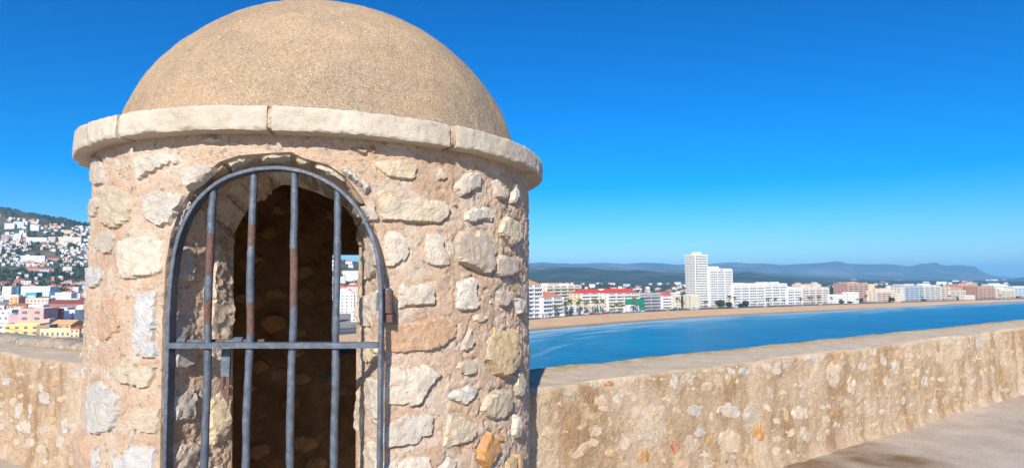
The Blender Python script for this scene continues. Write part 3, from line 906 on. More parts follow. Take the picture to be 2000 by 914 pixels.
    tt = np.linspace(0, math.pi / 2 - .0005, 120)
    pr_r = R0 * np.cos(tt) ** n1; pr_z = z0 + H * np.sin(tt) ** 1.066
    pr_r = pr_r + .060 * np.exp(-(pr_z - z0) / .055)
    ua = np.linspace(0, 2 * math.pi, 620, endpoint=False)
    U = np.repeat(ua[:, None], len(tt), 1); rr = np.repeat(pr_r[None], 620, 0); zz = np.repeat(pr_z[None], 620, 0)
    P = np.stack([CX + .004 + rr * np.sin(U), CY - rr * np.cos(U), zz], -1)
    d = fbm(P, 2.5, 3, 80) * .012 + fbm(P, 14, 3, 81) * .004 + fbm(P, 60, 2, 82) * .0022 + fbm(P, 130, 1, 83) * .0012
    cc = np.array([CX, CY, z0]); nr = P - cc; nr /= np.linalg.norm(nr, axis=-1, keepdims=True)
    V = (P + nr * d[..., None]).reshape(-1, 3)
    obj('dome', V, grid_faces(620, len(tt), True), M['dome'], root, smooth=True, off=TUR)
    return root
turret = build_turret()

# ================================================================== IRON GATE
def build_gate():
    YG = 2.344
    root = empty('iron_gate', tuple(at(535, 914, YG) * np.array([1, 1, 0])), 'arched grey iron gate with four round bars and a sliding bolt', 'gate')
    off = np.array(root.location)
    fp = [(312, 1130), (316, 914), (322, 670), (325, 590), (329, 530), (337, 482), (351, 437), (370, 401), (396, 371), (425, 349), (460, 334), (497, 326), (535, 323), (575, 326), (612, 336), (648, 354), (680, 379), (706, 411), (726, 449), (739, 490), (745, 535), (747, 600), (745, 700), (743, 914), (741, 1130)]
    pts = np.array([at(x, y, YG) for x, y in fp])
    pts = resample(pts, 160)
    for _ in range(6): pts[1:-1] = pts[1:-1] * .5 + (pts[:-2] + pts[2:]) * .25
    pts[:, 2] = np.maximum(pts[:, 2], .03)
    t = np.gradient(pts, axis=0); t /= np.linalg.norm(t, axis=1, keepdims=True)
    nrm = np.stack([t[:, 2], np.zeros(len(t)), -t[:, 0]], -1)       # in the gate plane, pointing inwards
    if (nrm[80] @ (np.array([pts[80][0], YG, 1.2]) - pts[80])) < 0: nrm = -nrm
    V = []
    TH, DP = .0150, .050
    sec = [(0, .002), (.002, 0), (TH - .002, 0), (TH, .002), (TH, DP - .002), (TH - .002, DP), (.002, DP), (0, DP - .002)]
    for p, n in zip(pts, nrm):
        for a, b in sec: V.append(p + n * a + np.array([0, b, 0]))
    V = np.array(V); V += np.stack([fbm(V, 25, 2, 5), fbm(V, 25, 2, 6), fbm(V, 25, 2, 7)], -1) * .0012
    F = []
    m = len(sec)
    for i in range(len(pts) - 1):
        for k in range(m): F.append((i * m + k, i * m + (k + 1) % m, (i + 1) * m + (k + 1) % m, (i + 1) * m + k))
    F += [tuple(range(m)), tuple((len(pts) - 1) * m + k for k in range(m))]
    def rust(o, fn):
        co = np.zeros(len(o.data.vertices) * 3, np.float32); o.data.vertices.foreach_get('co', co)
        P = co.reshape(-1, 3) + off
        a = o.data.attributes.new('rust', 'FLOAT', 'POINT'); a.data.foreach_set('value', np.asarray(fn(P), np.float32))
        return o
    rust(obj('frame', V, F, M['iron'], root, angle=R_(35), off=off), lambda P: np.full(len(P), .04))
    YB = YG + .026
    bars = [((416, 373), (398, 914), [(455, 540), (585, 640)]), ((497, 334), (480, 914), [(434, 486), (590, 650)]), ((577, 338), (566, 914), [(484, 605)]), ((660, 374), (652, 914), [])]
    for i, (a, b, rs) in enumerate(bars):
        p0, p1 = at(*a, YB), at(*b, YB)
        dirv = (p1 - p0) / np.linalg.norm(p1 - p0); p1 = p0 + dirv * ((p0[2] - .06) / -dirv[2])
        p0 = p0 - dirv * .012
        L = resample(np.array([p0, p1]), 110)
        L = L + np.stack([fbm(L, 5, 2, 90 + i), fbm(L, 5, 2, 94 + i), L[:, 0] * 0], -1) * .005
        rad = [float(.0146 + .0018 * r) for r in fbm(L, 40, 2, 98 + i)]
        o = MB().tube([tuple(q) for q in L], rad, 14).build('bar', M['iron'], root, smooth=True, angle=R_(50), off=off)
        zz = [(at(0, y0, YB)[2], at(0, y1, YB)[2]) for y0, y1 in rs]
        def fn(P, zz=zz):
            r = np.full(len(P), .05)
            for za, zb in zz: r = np.maximum(r, np.where((P[:, 2] < za) & (P[:, 2] > zb), .92 - .35 * (za - P[:, 2]) / (za - zb), 0))
            return r
        rust(o, fn)
    def flat(name, x0, x1, y, hgt, dep, yc):
        p0, p1 = at(x0, y, yc), at(x1, y, yc)
        n = 60
        L = resample(np.array([p0, p1]), n)
        V = []
        for p in L:
            for a, b in ((-.5, -.5), (.5, -.5), (.5, .5), (-.5, .5)): V.append(p + np.array([0, b * dep, a * hgt]))
        V = np.array(V); V += np.stack([V[:, 0] * 0, fbm(V, 22, 2, 3), fbm(V, 22, 2, 4)], -1) * .0014
        F = []
        for i in range(n - 1):
            for k in range(4): F.append((i * 4 + k, i * 4 + (k + 1) % 4, i * 4 + 4 + (k + 1) % 4, i * 4 + 4 + k))
        F += [(3, 2, 1, 0), tuple((n - 1) * 4 + k for k in range(4))]
        return rust(obj(name, V, F, M['iron'], root, angle=R_(35), off=off), lambda P: np.full(len(P), .10))
    flat('crossbar', 326, 740, 673.5, .021, .046, YG + .022)
    z_low = .16
    p0, p1 = at(318, 914, YG), at(741, 914, YG)
    mb = MB().box(((p0[0] + p1[0]) / 2, YG + .024, z_low), (p1[0] - p0[0] - .012, .04, .022))
    rust(mb.build('lower_rail', M['iron'], root, off=off), lambda P: np.full(len(P), .2))
    # sliding bolt lying behind the crossbar
    YS = YG + .062
    bolt = o = MB().tube([tuple(p) for p in resample(np.array([at(348, 667, YS), at(517, 667, YS)]), 30)], .0105, 12).build('bolt', M['iron'], root, smooth=True, angle=R_(50), off=off)
    rust(o, lambda P: np.where(np.abs(np.sin((P[:, 0] + .06) * 21)) > .55, .95, .0))
    for x0, x1 in ((346, 366), (458, 476)):
        a, b = at(x0, 666, YS), at(x1, 666, YS)
        sec = [(-.020, -.016), (-.020, .004), (-.012, .014), (.0, .017), (.012, .014), (.020, .004), (.020, -.016), (.015, -.016), (.015, .002), (.0, .0125), (-.015, .002), (-.015, -.016)]
        V = [(x, YS + s0, a[2] + s1) for x in (a[0], b[0]) for s0, s1 in sec]
        m = len(sec)
        F = [(k, (k + 1) % m, m + (k + 1) % m, m + k) for k in range(m)] + [tuple(range(m - 1, -1, -1)), tuple(range(m, 2 * m))]
        rust(obj('bolt_keeper', V, F, M['iron'], bolt, off=off), lambda P: np.full(len(P), .02))
    # hasp hanging from the bolt
    YH = YG + .07
    a = at(442, 681, YH); wd = .0175
    def plate(name, ztop, zbot, pts2, thick, rv, par=None):
        V = [(x, YH - thick / 2, z) for x, z in pts2] + [(x, YH + thick / 2, z) for x, z in pts2]
        m = len(pts2)
        F = [tuple(range(m - 1, -1, -1)), tuple(range(m, 2 * m))] + [(k, (k + 1) % m, m + (k + 1) % m, m + k) for k in range(m)]
        return rust(obj(name, V, F, M['iron'], par or root, off=off), lambda P: np.full(len(P), rv))
    x = a[0]; z1 = a[2]; z2 = at(442, 735, YH)[2]; z3 = at(442, 768, YH)[2]; z4 = at(446, 792, YH)[2]
    hasp = plate('hasp', z1, z2, [(x - wd, z1), (x + wd, z1), (x + wd, z2), (x - wd, z2)], .010, .05)
    plate('hasp_tongue', z2, z4, [(x - wd, z2 + .003), (x - wd * .28, z2 + .003), (x - wd * .28, z3 + .018), (x + wd * .28, z3 + .018), (x + wd * .28, z2 + .003), (x + wd, z2 + .003), (x + wd, z4), (x - wd * .3, z3 - .012), (x - wd, z3 + .012)], .006, .95, hasp)
    # hinge on the right: barrel, cap and the pintle built into the wall
    xh, yh = at(758, 588, 2.42)[0], 2.405
    zt, zb, zc = at(758, 566, yh)[2], at(758, 611, yh)[2], at(758, 629, yh)[2]
    barrel = rust(MB().tube([(xh, yh, zb), (xh, yh, zt - .004), (xh, yh, zt)], [.0235, .0235, .020], 18).build('hinge_barrel', M['iron'], root, smooth=True, angle=R_(40), off=off), lambda P: np.full(len(P), .62))
    rust(MB().tube([(xh, yh, zt), (xh, yh, zt + .006)], [.0175, .015], 18).build('hinge_cap', M['iron'], barrel, smooth=True, angle=R_(40), off=off), lambda P: np.full(len(P), .1))
    rust(MB().box((xh + .001, yh + .05, (zb + zc) / 2 - .001), (.046, .13, zb - zc - .006)).build('pintle', M['iron'], barrel, off=off), lambda P: np.full(len(P), .9))
    rust(MB().box((xh - .026, yh - .006, (zb + zt) / 2), (.03, .012, (zt - zb) * .8)).build('hinge_strap', M['iron'], barrel, off=off), lambda P: np.full(len(P), .1))
    return root
gate = build_gate()
# ================================================================== PARAPETS
def wall_hit(px, py, P0, D, N):
    d = ray(px, py)
    t = ((P0 - CAMP[:2]) @ N) / (d[:2] @ N)
    p = CAMP + d * t
    return (p[:2] - P0) @ D, p[2]

def build_parapet(name, label, P0, D, N, u0, u1, thick, stones, kerb=False, seed=0, fine_to=9.0):
    root = empty(name, (*(P0 + D * u0), 0), label, 'parapet')
    off = np.array([*(P0 + D * u0), 0.0])
    top = W_TOP
    # profile from the foot of the terrace side, over the top, down the outer face: (distance outwards, height, top?)
    prof = [(-.07 * (1 - k / 8) ** 2 - .011, -.04 + .14 * k / 8, 0) for k in range(9)]
    prof += [(-.01 + .01 * k / 40, .10 + (top - .03 - .10) * k / 40, 0) for k in range(1, 41)]
    prof += [(.006, top - .012, .15), (.022, top - .003, .6)]
    prof += [(.03 + (thick - .06) * k / 24, top + .004 * math.sin(k / 24 * math.pi), 1) for k in range(0, 25)]
    prof += [(thick - .012, top - .006, 1), (thick, top - .03, .5)] + [(thick + .01 * k, top - .03 - .6 * k ** 1.6, 0) for k in range(1, 9)]
    prof = np.array(prof)
    us = np.concatenate([np.arange(u0, min(u1, fine_to), .022), np.arange(min(u1, fine_to), u1 + .2, .15)])
    n, m = len(us), len(prof)
    # each run of the profile starts inside the turret's masonry
    Cq = np.array([CX, CY])
    starts = []
    for s_ in prof[:, 0]:
        q = P0 + N * s_ - Cq
        b_, c_ = q @ D, q @ q - 1.03 ** 2
        starts.append(-b_ + math.sqrt(b_ * b_ - c_) if b_ * b_ > c_ else u0)
    UU = np.maximum(us[:, None], np.array(starts)[None, :])
    base = P0[None, None] + D[None, None] * UU[..., None] + N[None, None] * prof[None, :, 0, None]
    P = np.concatenate([base, np.broadcast_to(prof[None, :, 1, None], (n, m, 1))], -1)
    topw = prof[None, :, 2]
    face = (1 - topw)
    def disp(P):
        d = (fbm(P, 1.2, 3, seed) * .022 + fbm(P, 5.5, 3, seed + 3) * .016 + fbm(P, 22, 3, seed + 6) * .013)
        pale = fbm(P, 3.2, 3, seed + 13)
        return d + np.clip(pale - .2, 0, 1) * fbm(P, 38, 2, seed + 15) * .05
    dd = disp(P) + fbm(P, 60, 2, seed + 8) * .004
    P[..., :2] -= N * (dd * face + .004)[..., None]
    P[..., 2] += topw * (fbm(P, 2.5, 3, seed + 20) * .012 + fbm(P, 16, 3, seed + 21) * .005)
    rim = np.exp(-((prof[None, :, 1] - top) / .05) ** 2) * (1 - topw)
    P[..., 2] -= rim * np.clip(fbm(P, 6, 3, seed + 22), 0, 1) * .03
    if kerb is False:
        P[..., 2] += topw * 0
    o = obj('wall', P.reshape(-1, 3), grid_faces(n, m)[:, ::-1].copy(), M['parapet'], root, smooth=True, off=off)
    ta = np.repeat(topw, n, 0).ravel()
    li = np.repeat((topw * (sstep(prof[:, 0], thick * .55, thick * .95) if not kerb else sstep(prof[:, 0], .36, .47)))[:1], n, 0).ravel()
    for nm, val in (('top', ta), ('lichen', li)):
        a = o.data.attributes.new(nm, 'FLOAT', 'POINT'); a.data.foreach_set('value', val.astype(np.float32))
    # stones showing in the terrace face
    rg = random.Random(seed + 1)
    def field(uz):
        q = np.concatenate([P0 + uz[:, :1] * D, uz[:, 1:2]], 1)
        return q
    for i, (org, x, y, w, h, rot, k) in enumerate(stones):
        cx_, cy_ = org[0] + x / org[2], org[1] + y / org[2]
        w, h = 1.42 * w / org[2], 1.42 * h / org[2]
        nn = rg.randint(6, 9)
        pts = []
        ca, sa = math.cos(R_(rot)), math.sin(R_(rot))
        for q in range(nn):
            a = 2 * math.pi * (q + rg.uniform(-.25, .25)) / nn
            sq = (1 / max(abs(math.cos(a)), abs(math.sin(a)))) ** .45
            ex, ey = w * .5 * math.cos(a) * sq * rg.uniform(.68, 1.08), h * .5 * math.sin(a) * sq * rg.uniform(.68, 1.08)
            pts.append(wall_hit(cx_ + ex * ca - ey * sa, cy_ + ex * sa + ey * ca, P0, D, N))
        pts = np.array(pts)
        if pts[:, 1].max() > top - .012: pts[:, 1] -= pts[:, 1].max() - top + .012
        if abs(np.ptp(pts[:, 0])) < .01: continue
        size = max(np.ptp(pts[:, 0]), np.ptp(pts[:, 1]))
        Pq, hh, fs = stone_patch(pts, max(.011, size / 12), .007, seed * 7 + i, tilt=.02, rough=.004, bev=.008, sink=.02, jag=.18)
        X = field(Pq)
        dq = disp(X)
        V = np.concatenate([X[:, :2] - N * (hh + .011 - .01 * sstep(Pq[:, 1], .1, top) + dq)[:, None], X[:, 2:3]], 1)
        dirs = np.cross(np.array([D[0], D[1], 0]), np.array([0, 0, 1.0]))
        flip = (dirs[:2] @ (-N)) < 0
        obj('stone', V, [f[::-1] for f in fs] if flip else fs, M['wallstone'], root, angle=R_(32), color=tuple(.92 * q for q in stone_col(k, rg)), off=off)
    return root, off

Mq = (1020, 690, 4.08); Nq = (1260, 670, 3.744); Oq = (1490, 650, 3.4615); Qq = (1740, 610, 4.154); Pq_ = (0, 640, 3.335)
RS = []
def _add(org, rows):
    for r in rows:
        x, y, w, h, k = r[:5]
        RS.append((org, x, y, w, h, r[5] if len(r) > 5 else 0, k))
_add(Mq, [(370,310,120,70,'g'),(600,230,110,40,'g'),(697,212,75,40,'r',-12),(620,380,100,90,'w'),(750,360,60,80,'g'),(880,330,50,50,'g'),(825,290,50,40,'w'),(990,275,60,50,'g'),(915,470,110,80,'g'),(490,760,260,90,'c',-35),(820,720,110,90,'m',-30),(960,670,100,60,'g'),(965,820,130,90,'o',-50),(690,790,80,70,'y'),(815,880,60,50,'c'),(990,510,60,70,'g'),(560,900,100,30,'c'),(520,490,70,30,'c'),(650,440,80,60,'c'),(700,540,40,90,'c'),(200,765,60,30,'c'),(450,590,60,40,'y',-30)])
_add(Nq, [(55,258,55,40,'g'),(215,250,60,90,'g'),(318,243,100,85,'g'),(400,240,45,45,'w'),(455,205,50,25,'w'),(548,182,45,40,'w'),(627,175,60,55,'g'),(738,163,115,75,'g'),(882,152,60,60,'c'),(600,265,50,90,'m',10),(350,332,85,45,'w'),(130,270,60,40,'c'),(125,470,35,35,'g'),(150,410,50,40,'c'),(75,500,60,70,'c'),(60,600,80,60,'c'),(20,555,60,70,'g'),(370,490,110,110,'g'),(610,490,150,130,'g'),(755,510,90,120,'g'),(770,345,25,60,'m'),(912,355,35,50,'m'),(890,480,70,36,'c',50),(410,650,75,75,'g'),(500,650,45,36,'c',20),(605,710,160,150,'c'),(835,650,85,140,'o'),(760,800,110,110,'y'),(463,710,35,55,'o'),(345,730,100,120,'m'),(435,820,90,45,'c',-8),(205,760,45,90,'r'),(265,880,100,90,'p'),(585,860,30,35,'r'),(830,230,30,20,'w'),(460,895,60,40,'g'),(5,680,50,60,'g'),(110,820,60,130,'b'),(525,265,30,80,'y',10),(485,530,30,60,'c'),(760,650,35,50,'g'),(640,830,40,40,'g')])
_add(Oq, [(20,210,40,50,'w'),(90,195,55,90,'g'),(155,195,45,70,'g'),(320,143,70,40,'g'),(303,200,45,35,'g'),(407,143,20,25,'g'),(495,140,20,40,'o'),(530,165,18,60,'m'),(740,120,40,50,'w'),(680,115,30,30,'c'),(600,220,30,35,'w'),(670,230,65,70,'g',-30),(745,210,30,55,'p'),(808,193,32,60,'g'),(882,225,30,75,'g'),(470,290,85,160,'m'),(595,350,70,100,'w'),(358,375,50,80,'y'),(240,545,105,100,'w'),(278,685,80,110,'g'),(415,590,45,75,'m'),(485,540,70,50,'o'),(497,625,55,45,'g'),(370,700,35,70,'m'),(155,560,30,80,'p'),(145,515,35,30,'g'),(180,670,60,50,'c',-20),(737,528,30,50,'g'),(650,525,25,55,'g'),(695,470,25,25,'g'),(705,420,20,50,'m'),(770,420,40,30,'p'),(260,425,20,35,'g'),(45,390,30,40,'m'),(60,435,20,40,'m'),(30,510,60,34,'c',60),(445,490,30,35,'m'),(5,640,20,80,'o'),(85,860,35,30,'o'),(830,420,30,40,'p')])
_add(Qq, [(110,238,80,25,'g',-8),(50,330,45,80,'p'),(22,440,40,100,'g'),(190,490,50,70,'c'),(267,560,50,80,'g'),(165,590,30,60,'y'),(90,705,30,70,'g'),(432,212,40,45,'w'),(478,210,45,50,'g'),(545,220,25,70,'w'),(625,170,30,30,'w'),(620,270,30,40,'g'),(705,205,60,110,'g'),(865,195,100,60,'m'),(905,240,40,30,'g'),(930,205,25,45,'p'),(760,470,30,45,'y'),(725,490,30,50,'c'),(900,525,40,60,'o'),(755,620,40,80,'p'),(715,660,40,60,'o'),(630,740,45,40,'r'),(515,780,35,30,'w'),(355,735,45,80,'m'),(430,720,30,60,'p'),(485,630,25,45,'c'),(1035,625,25,25,'c'),(857,685,30,25,'c'),(1065,460,40,70,'o'),(1040,95,30,30,'r'),(75,865,70,50,'y'),(320,800,60,50,'g'),(250,235,50,60,'m'),(390,370,50,110,'c'),(540,330,80,120,'m'),(300,480,30,40,'g'),(650,560,30,60,'m'),(820,460,25,60,'m'),(980,330,40,60,'m')])
_rr = random.Random(77)
def fillers(lst, org, x0, x1, ytop, ybot, n, s0, s1):
    """small rubble showing between the larger stones"""
    k = 0
    for _ in range(n * 20):
        if k >= n: break
        x = _rr.uniform(x0, x1); y = _rr.uniform(ytop(x), ybot(x)); w = _rr.uniform(s0, s1) * (1.0 if x < 1500 else .8)
        if any(abs(x - (o[0] + a / o[2])) < (w + c / o[2]) * .72 and abs(y - (o[1] + b / o[2])) < (w + d / o[2]) * .72 for o, a, b, c, d, r, q in lst): continue
        lst.append((org, x, y, w, w * _rr.uniform(.6, 1.3), _rr.uniform(-30, 30), _rr.choice('mcpmcyb'))); k += 1
fillers(RS, Z_, 1064, 1995, lambda x: np.interp(x, [1064, 2000], [775, 652]), lambda x: np.interp(x, [1064, 1500, 2000], [925, 900, 755]), 95, 10, 26)
right_parapet, r_off = build_parapet('stone_parapet', 'long ochre rendered parapet running right above the sea, with grey stones showing', RF0, RD, RN, -1.0, 16.0, .70, RS, seed=21)
LS = []
for r in [(135,298,55,40,'g'),(358,258,70,35,'g'),(265,245,25,45,'g'),(138,530,50,90,'g'),(210,535,25,90,'g'),(167,640,90,95,'g'),(297,665,55,60,'g'),(205,745,60,75,'g'),(348,525,36,100,'p'),(340,600,70,50,'y'),(435,635,45,110,'g'),(55,710,60,80,'p'),(345,700,55,60,'p'),(310,738,35,40,'g'),(285,785,65,70,'g'),(65,850,90,120,'m'),(130,860,40,110,'o'),(220,818,50,30,'c'),(410,740,40,90,'g'),(437,755,45,50,'p'),(480,860,45,70,'g'),(305,880,50,60,'g'),(500,670,70,110,'g'),(365,350,45,70,'p'),(280,390,30,60,'g'),(30,350,50,60,'g'),(30,640,40,50,'g'),(125,740,40,60,'c'),(500,300,60,70,'g'),(410,460,70,50,'c'),(20,890,40,60,'o'),(380,860,50,60,'p'),(90,480,40,60,'c'),(300,460,60,80,'g')]:
    LS.append((Pq_, r[0], r[1], r[2], r[3], 0, r[4]))
fillers(LS, Z_, 0, 158, lambda x: 715 + x * .1, lambda x: 914, 34, 7, 16)
left_parapet, l_off = build_parapet('stone_parapet', 'broad flat-topped stone parapet left of the turret, with a raised rubble kerb', LF0, LD, LN, -2.9, 11.0, .70, LS, kerb=True, seed=57)

def build_kerb():
    """rubble kerb stones bedded along the outer edge of the left parapet"""
    u = -2.3
    k = 0
    rg = random.Random(5)
    top = W_TOP
    while u < 9.0:
        w = rg.uniform(.28, .55)
        nu, nv = 14, 12
        V = []
        sec = [(-.03, -.03), (-.028, .03), (-.012, .058), (.03, .072), (.10, .078), (.165, .07), (.195, .04), (.205, -.25)]
        sec = resample(np.array(sec), 18)
        us = np.linspace(u, u + w - .012, nu)
        P = np.zeros((nu, 18, 3))
        for i, uu in enumerate(us):
            e = min(uu - u, u + w - .012 - uu)
            sq = 1 - .25 * (1 - sstep(e, 0, .05))
            for j, (s, z) in enumerate(sec):
                p = LF0 + LD * uu + LN * (.50 + s)
                P[i, j] = (p[0], p[1], top + (z * sq if z > 0 else z))
        d = fbm(P, 7, 3, 200 + k) * .03 + fbm(P, 26, 3, 201) * .028
        P[..., :2] -= LN * d[..., None]; P[..., 2] += fbm(P, 9, 3, 205 + k) * .014
        F = [tuple(f[::-1]) for f in grid_faces(nu, 18)] + [tuple(range(18)), tuple((nu - 1) * 18 + q for q in range(17, -1, -1))]
        obj('kerb_stone', P.reshape(-1, 3), F, M['stone'], left_parapet, angle=R_(38), color=(.33 + rg.uniform(-.03, .05), .285, .24), off=l_off)
        u += w; k += 1
build_kerb()

def build_bastion():
    """masonry mass that carries the terrace, down to the shore"""
    a = APEX + (RN + LN) * .0
    out_r = [RF0 + RD * u + RN * .66 for u in (16.0,)]
    corner = _meet(RF0 + RN * .66, RD, LF0 + LN * .66, LD)
    pts = [LF0 + LD * 11 + LN * .66, corner, RF0 + RD * 16 + RN * .66, np.array([17, -14]), np.array([-13, -14])]
    pts = [(float(p[0]), float(p[1])) for p in pts]
    V = [(x, y, -.12) for x, y in pts] + [(x * 1.12, y * 1.12 + 1.0, -32.5) for x, y in pts]
    n = len(pts)
    F = [tuple(range(n))[::-1]] + [(k, (k + 1) % n, n + (k + 1) % n, n + k) for k in range(n)]
    o = obj('bastion', V, F, M['parapet'])
    tag(o, kind='structure')
build_bastion()
# ================================================================== MATERIALS OF THE FAR THINGS
def _simple(name, col, rough=.85, var=.12, scale=.15, spec=.2):
    t = NT(name); p = t.geo()
    v = t.noise(p, scale, 4, .6)
    c = t.mix(1.0, col, t.ramp(v, [(.3, (1 - var,) * 3), (.7, (1 + var,) * 3)]), 'MULTIPLY')
    return t.done(c, rough, None, spec)
def _objpaint(name, rough=.8):
    t = NT(name); p = t.geo()
    v = t.noise(p, .35, 5, .65)
    st = t.noise(t.mapv(p, (1.2, 1.2, .08)), 1.0, 3, .6)
    c = t.mix(1.0, t.objcol(), t.ramp(v, [(.3, (.88, .88, .88)), (.7, (1.06, 1.06, 1.06))]), 'MULTIPLY')
    c = t.mix(1.0, c, t.ramp(st, [(.35, (.90, .89, .87)), (.6, (1, 1, 1))]), 'MULTIPLY')
    return t.done(c, rough, None, .2)
M['paint'] = _objpaint('house_paint')
def _tiles():
    t = NT('clay_roof_tiles'); p = t.geo()
    c = t.mix(1.0, t.objcol(), t.ramp(t.noise(p, .8, 4, .7), [(.3, (.75, .72, .7)), (.7, (1.15, 1.12, 1.1))]), 'MULTIPLY')
    return t.done(c, .9, t.bump(t.noise(t.mapv(p, (4, 4, 4)), 1.0, 2), .4, .1), .1)
M['tiles'] = _tiles()
def _glass():
    t = NT('window_glass')
    return t.done((.13, .155, .18), .2, None, .5)
M['glass'] = _glass()
def _land():
    t = NT('coastal_land'); p = t.geo()
    c = t.ramp(t.noise(p, .012, 6, .65), [(.3, (.045, .060, .028)), (.48, (.085, .085, .045)), (.6, (.15, .125, .075)), (.75, (.21, .17, .11))])
    u = t.attr('urban')
    uc = t.ramp(t.noise(p, .05, 5, .7), [(.3, (.20, .18, .16)), (.5, (.31, .285, .25)), (.7, (.10, .115, .06))])
    c = t.mix(u, c, uc)
    return t.done(c, .95, t.bump(t.noise(p, .08, 5, .7), .6, 4.0), .1)
M['land'] = _land()
def _ridge(name, a, b, c3, sc):
    t = NT(name); p = t.geo()
    c = t.ramp(t.noise(p, sc, 7, .68), [(.32, a), (.52, b), (.68, c3)])
    return t.done(c, .95, t.bump(t.noise(p, sc * 3, 5, .7), .8, .05 / sc), .05)
M['hill'] = _ridge('wooded_hill', (.030, .045, .022), (.055, .062, .032), (.17, .125, .085), .0035)
M['mountain'] = _ridge('bare_mountain', (.07, .075, .05), (.115, .11, .075), (.27, .225, .18), .0016)
def _sand():
    t = NT('beach_sand'); p = t.geo()
    c = t.ramp(t.noise(p, .06, 5, .65), [(.3, (.54, .34, .18)), (.55, (.62, .405, .225)), (.75, (.66, .45, .265))])
    w = t.attr('wet')
    c = t.mix(w, c, (.25, .18, .125))
    return t.done(c, .9, t.bump(t.noise(p, .6, 4, .7), .4, .15), .15)
M['sand'] = _sand()
def _sea():
    t = NT('sea_water'); p = t.geo()
    sh = t.attr('shore')
    c = t.ramp(sh, [(0.0, (.03, .255, .39)), (.12, (.004, .24, .40)), (.4, (.001, .20, .37)), (1.0, (.0005, .125, .31))])
    pt = t.noise(t.mapv(p, (.010, .030, 1)), 1.0, 5, .65)
    c = t.mix(t.ramp(pt, [(.38, 0.0), (.64, .7)]), c, (.006, .27, .46))
    rp = t.noise(t.mapv(p, (.05, .30, 1)), 1.0, 4, .7)
    c = t.mix(1.0, c, t.ramp(rp, [(.3, (.52, .60, .66)), (.5, (.84, .87, .89)), (.7, (1.25, 1.16, 1.08))]), 'MULTIPLY')
    # breaking foam in lines along the shore
    fo = t.noise(t.mapv(t.attr('shorevec', 'Vector'), (.012, .16, 1)), 1.0, 4, .65)
    near = t.ramp(sh, [(0.0, 1.0), (.10, .75), (.30, .35), (.5, 0.0)])
    fm = t.ramp(t.math('ADD', fo, t.math('MULTIPLY', near, .30)), [(.66, 0.0), (.76, 1.0)])
    fm = t.math('MULTIPLY', fm, near)
    c = t.mix(t.math('MULTIPLY', fm, .6), c, (.55, .66, .72))
    h = t.math('ADD', t.noise(t.mapv(p, (.10, .24, 1)), 1.0, 5, .6), t.math('MULTIPLY', t.noise(p, 1.1, 3, .6), .25))
    n = t.bump(h, 1.0, 1.6)
    return t.done(c, t.ramp(fm, [(0, .32), (1, .8)]), n, .035)
M['sea'] = _sea()
def _leaf(name, a, b):
    t = NT(name); p = t.geo()
    c = t.mix(t.objrand(), a, b)
    c = t.mix(1.0, c, t.ramp(t.noise(p, .25, 3, .7), [(.3, (.55, .6, .5)), (.7, (1.35, 1.3, 1.2))]), 'MULTIPLY')
    return t.done(c, .8, None, .2)
M['wood'] = _leaf('tree_foliage', (.030, .052, .020), (.052, .070, .028))
M['palm'] = _leaf('palm_foliage', (.085, .105, .022), (.15, .135, .03))
M['bark'] = _simple('palm_bark', (.16, .12, .085), .95, .2, 1.5)
M['asphalt'] = _simple('asphalt', (.11, .108, .105), .9, .2, .1)
M['net'] = _simple('green_netting', (.015, .22, .13), .8, .35, .25)
M['carpaint'] = _objpaint('car_paint', .3)

# ================================================================== SEA, SHORE, LAND
Z_SEA, Z_PROM = -33.0, -30.0
W_PX = [(3600,556),(2800,565),(2300,578),(2000,590),(1800,597),(1700,603),(1500,613),(1337,622),(1200,632),(1120,639),(1035,646),(900,662),(760,690),(640,740),(520,830),(440,1000)]
P_PX = [(3600,552),(2800,560),(2300,572.5),(2000,583.5),(1800,589.5),(1700,593),(1500,600),(1337,606),(1240,610.5),(1120,617),(1035,625),(900,636),(780,644),(676,651),(560,672),(450,720),(340,860)]
WL = np.array([onz(x, y, Z_SEA)[:2] for x, y in W_PX])
PL = np.array([onz(x, y, Z_PROM)[:2] for x, y in P_PX])

def zprof(y, xq):
    g = np.interp(xq, [-900, -300, 0, 170, 400, 675, 900, 1033, 1150, 1300], [1.3, 1.15, 1.04, .885, .66, .40, .20, .09, .03, 0])
    z = np.interp(y, [0, 300, 420, 560, 700, 850, 950, 1100, 1300, 1450, 1600, 2100, 3200], [0, 0, 1.5, 4, 10, 24, 43, 82, 148, 182, 205, 185, 60])
    return g * z
def land_z(x, y):
    x = np.asarray(x, float); y = np.asarray(y, float)
    xq = 1000 + FPX * x / np.maximum(y, 1)
    Q = np.stack([x, y, np.zeros_like(x)], -1)
    hz = zprof(y, xq)
    z = -30.3 + hz + .0016 * np.clip(y - 900, 0, 2500) * np.interp(xq, [1000, 1200], [0, 1])
    return z + fbm(Q, 1 / 140., 3, 301) * .07 * np.clip(hz, 0, 220)
def ground_at(px, py):
    """first point of the land along a line of sight"""
    d = ray(px, py)
    ys = np.geomspace(150, 6000, 900)
    P = CAMP[None] + d[None] * (ys / d[1])[:, None]
    below = P[:, 2] < land_z(P[:, 0], P[:, 1])
    if not below.any(): return None
    return P[np.argmax(below)]

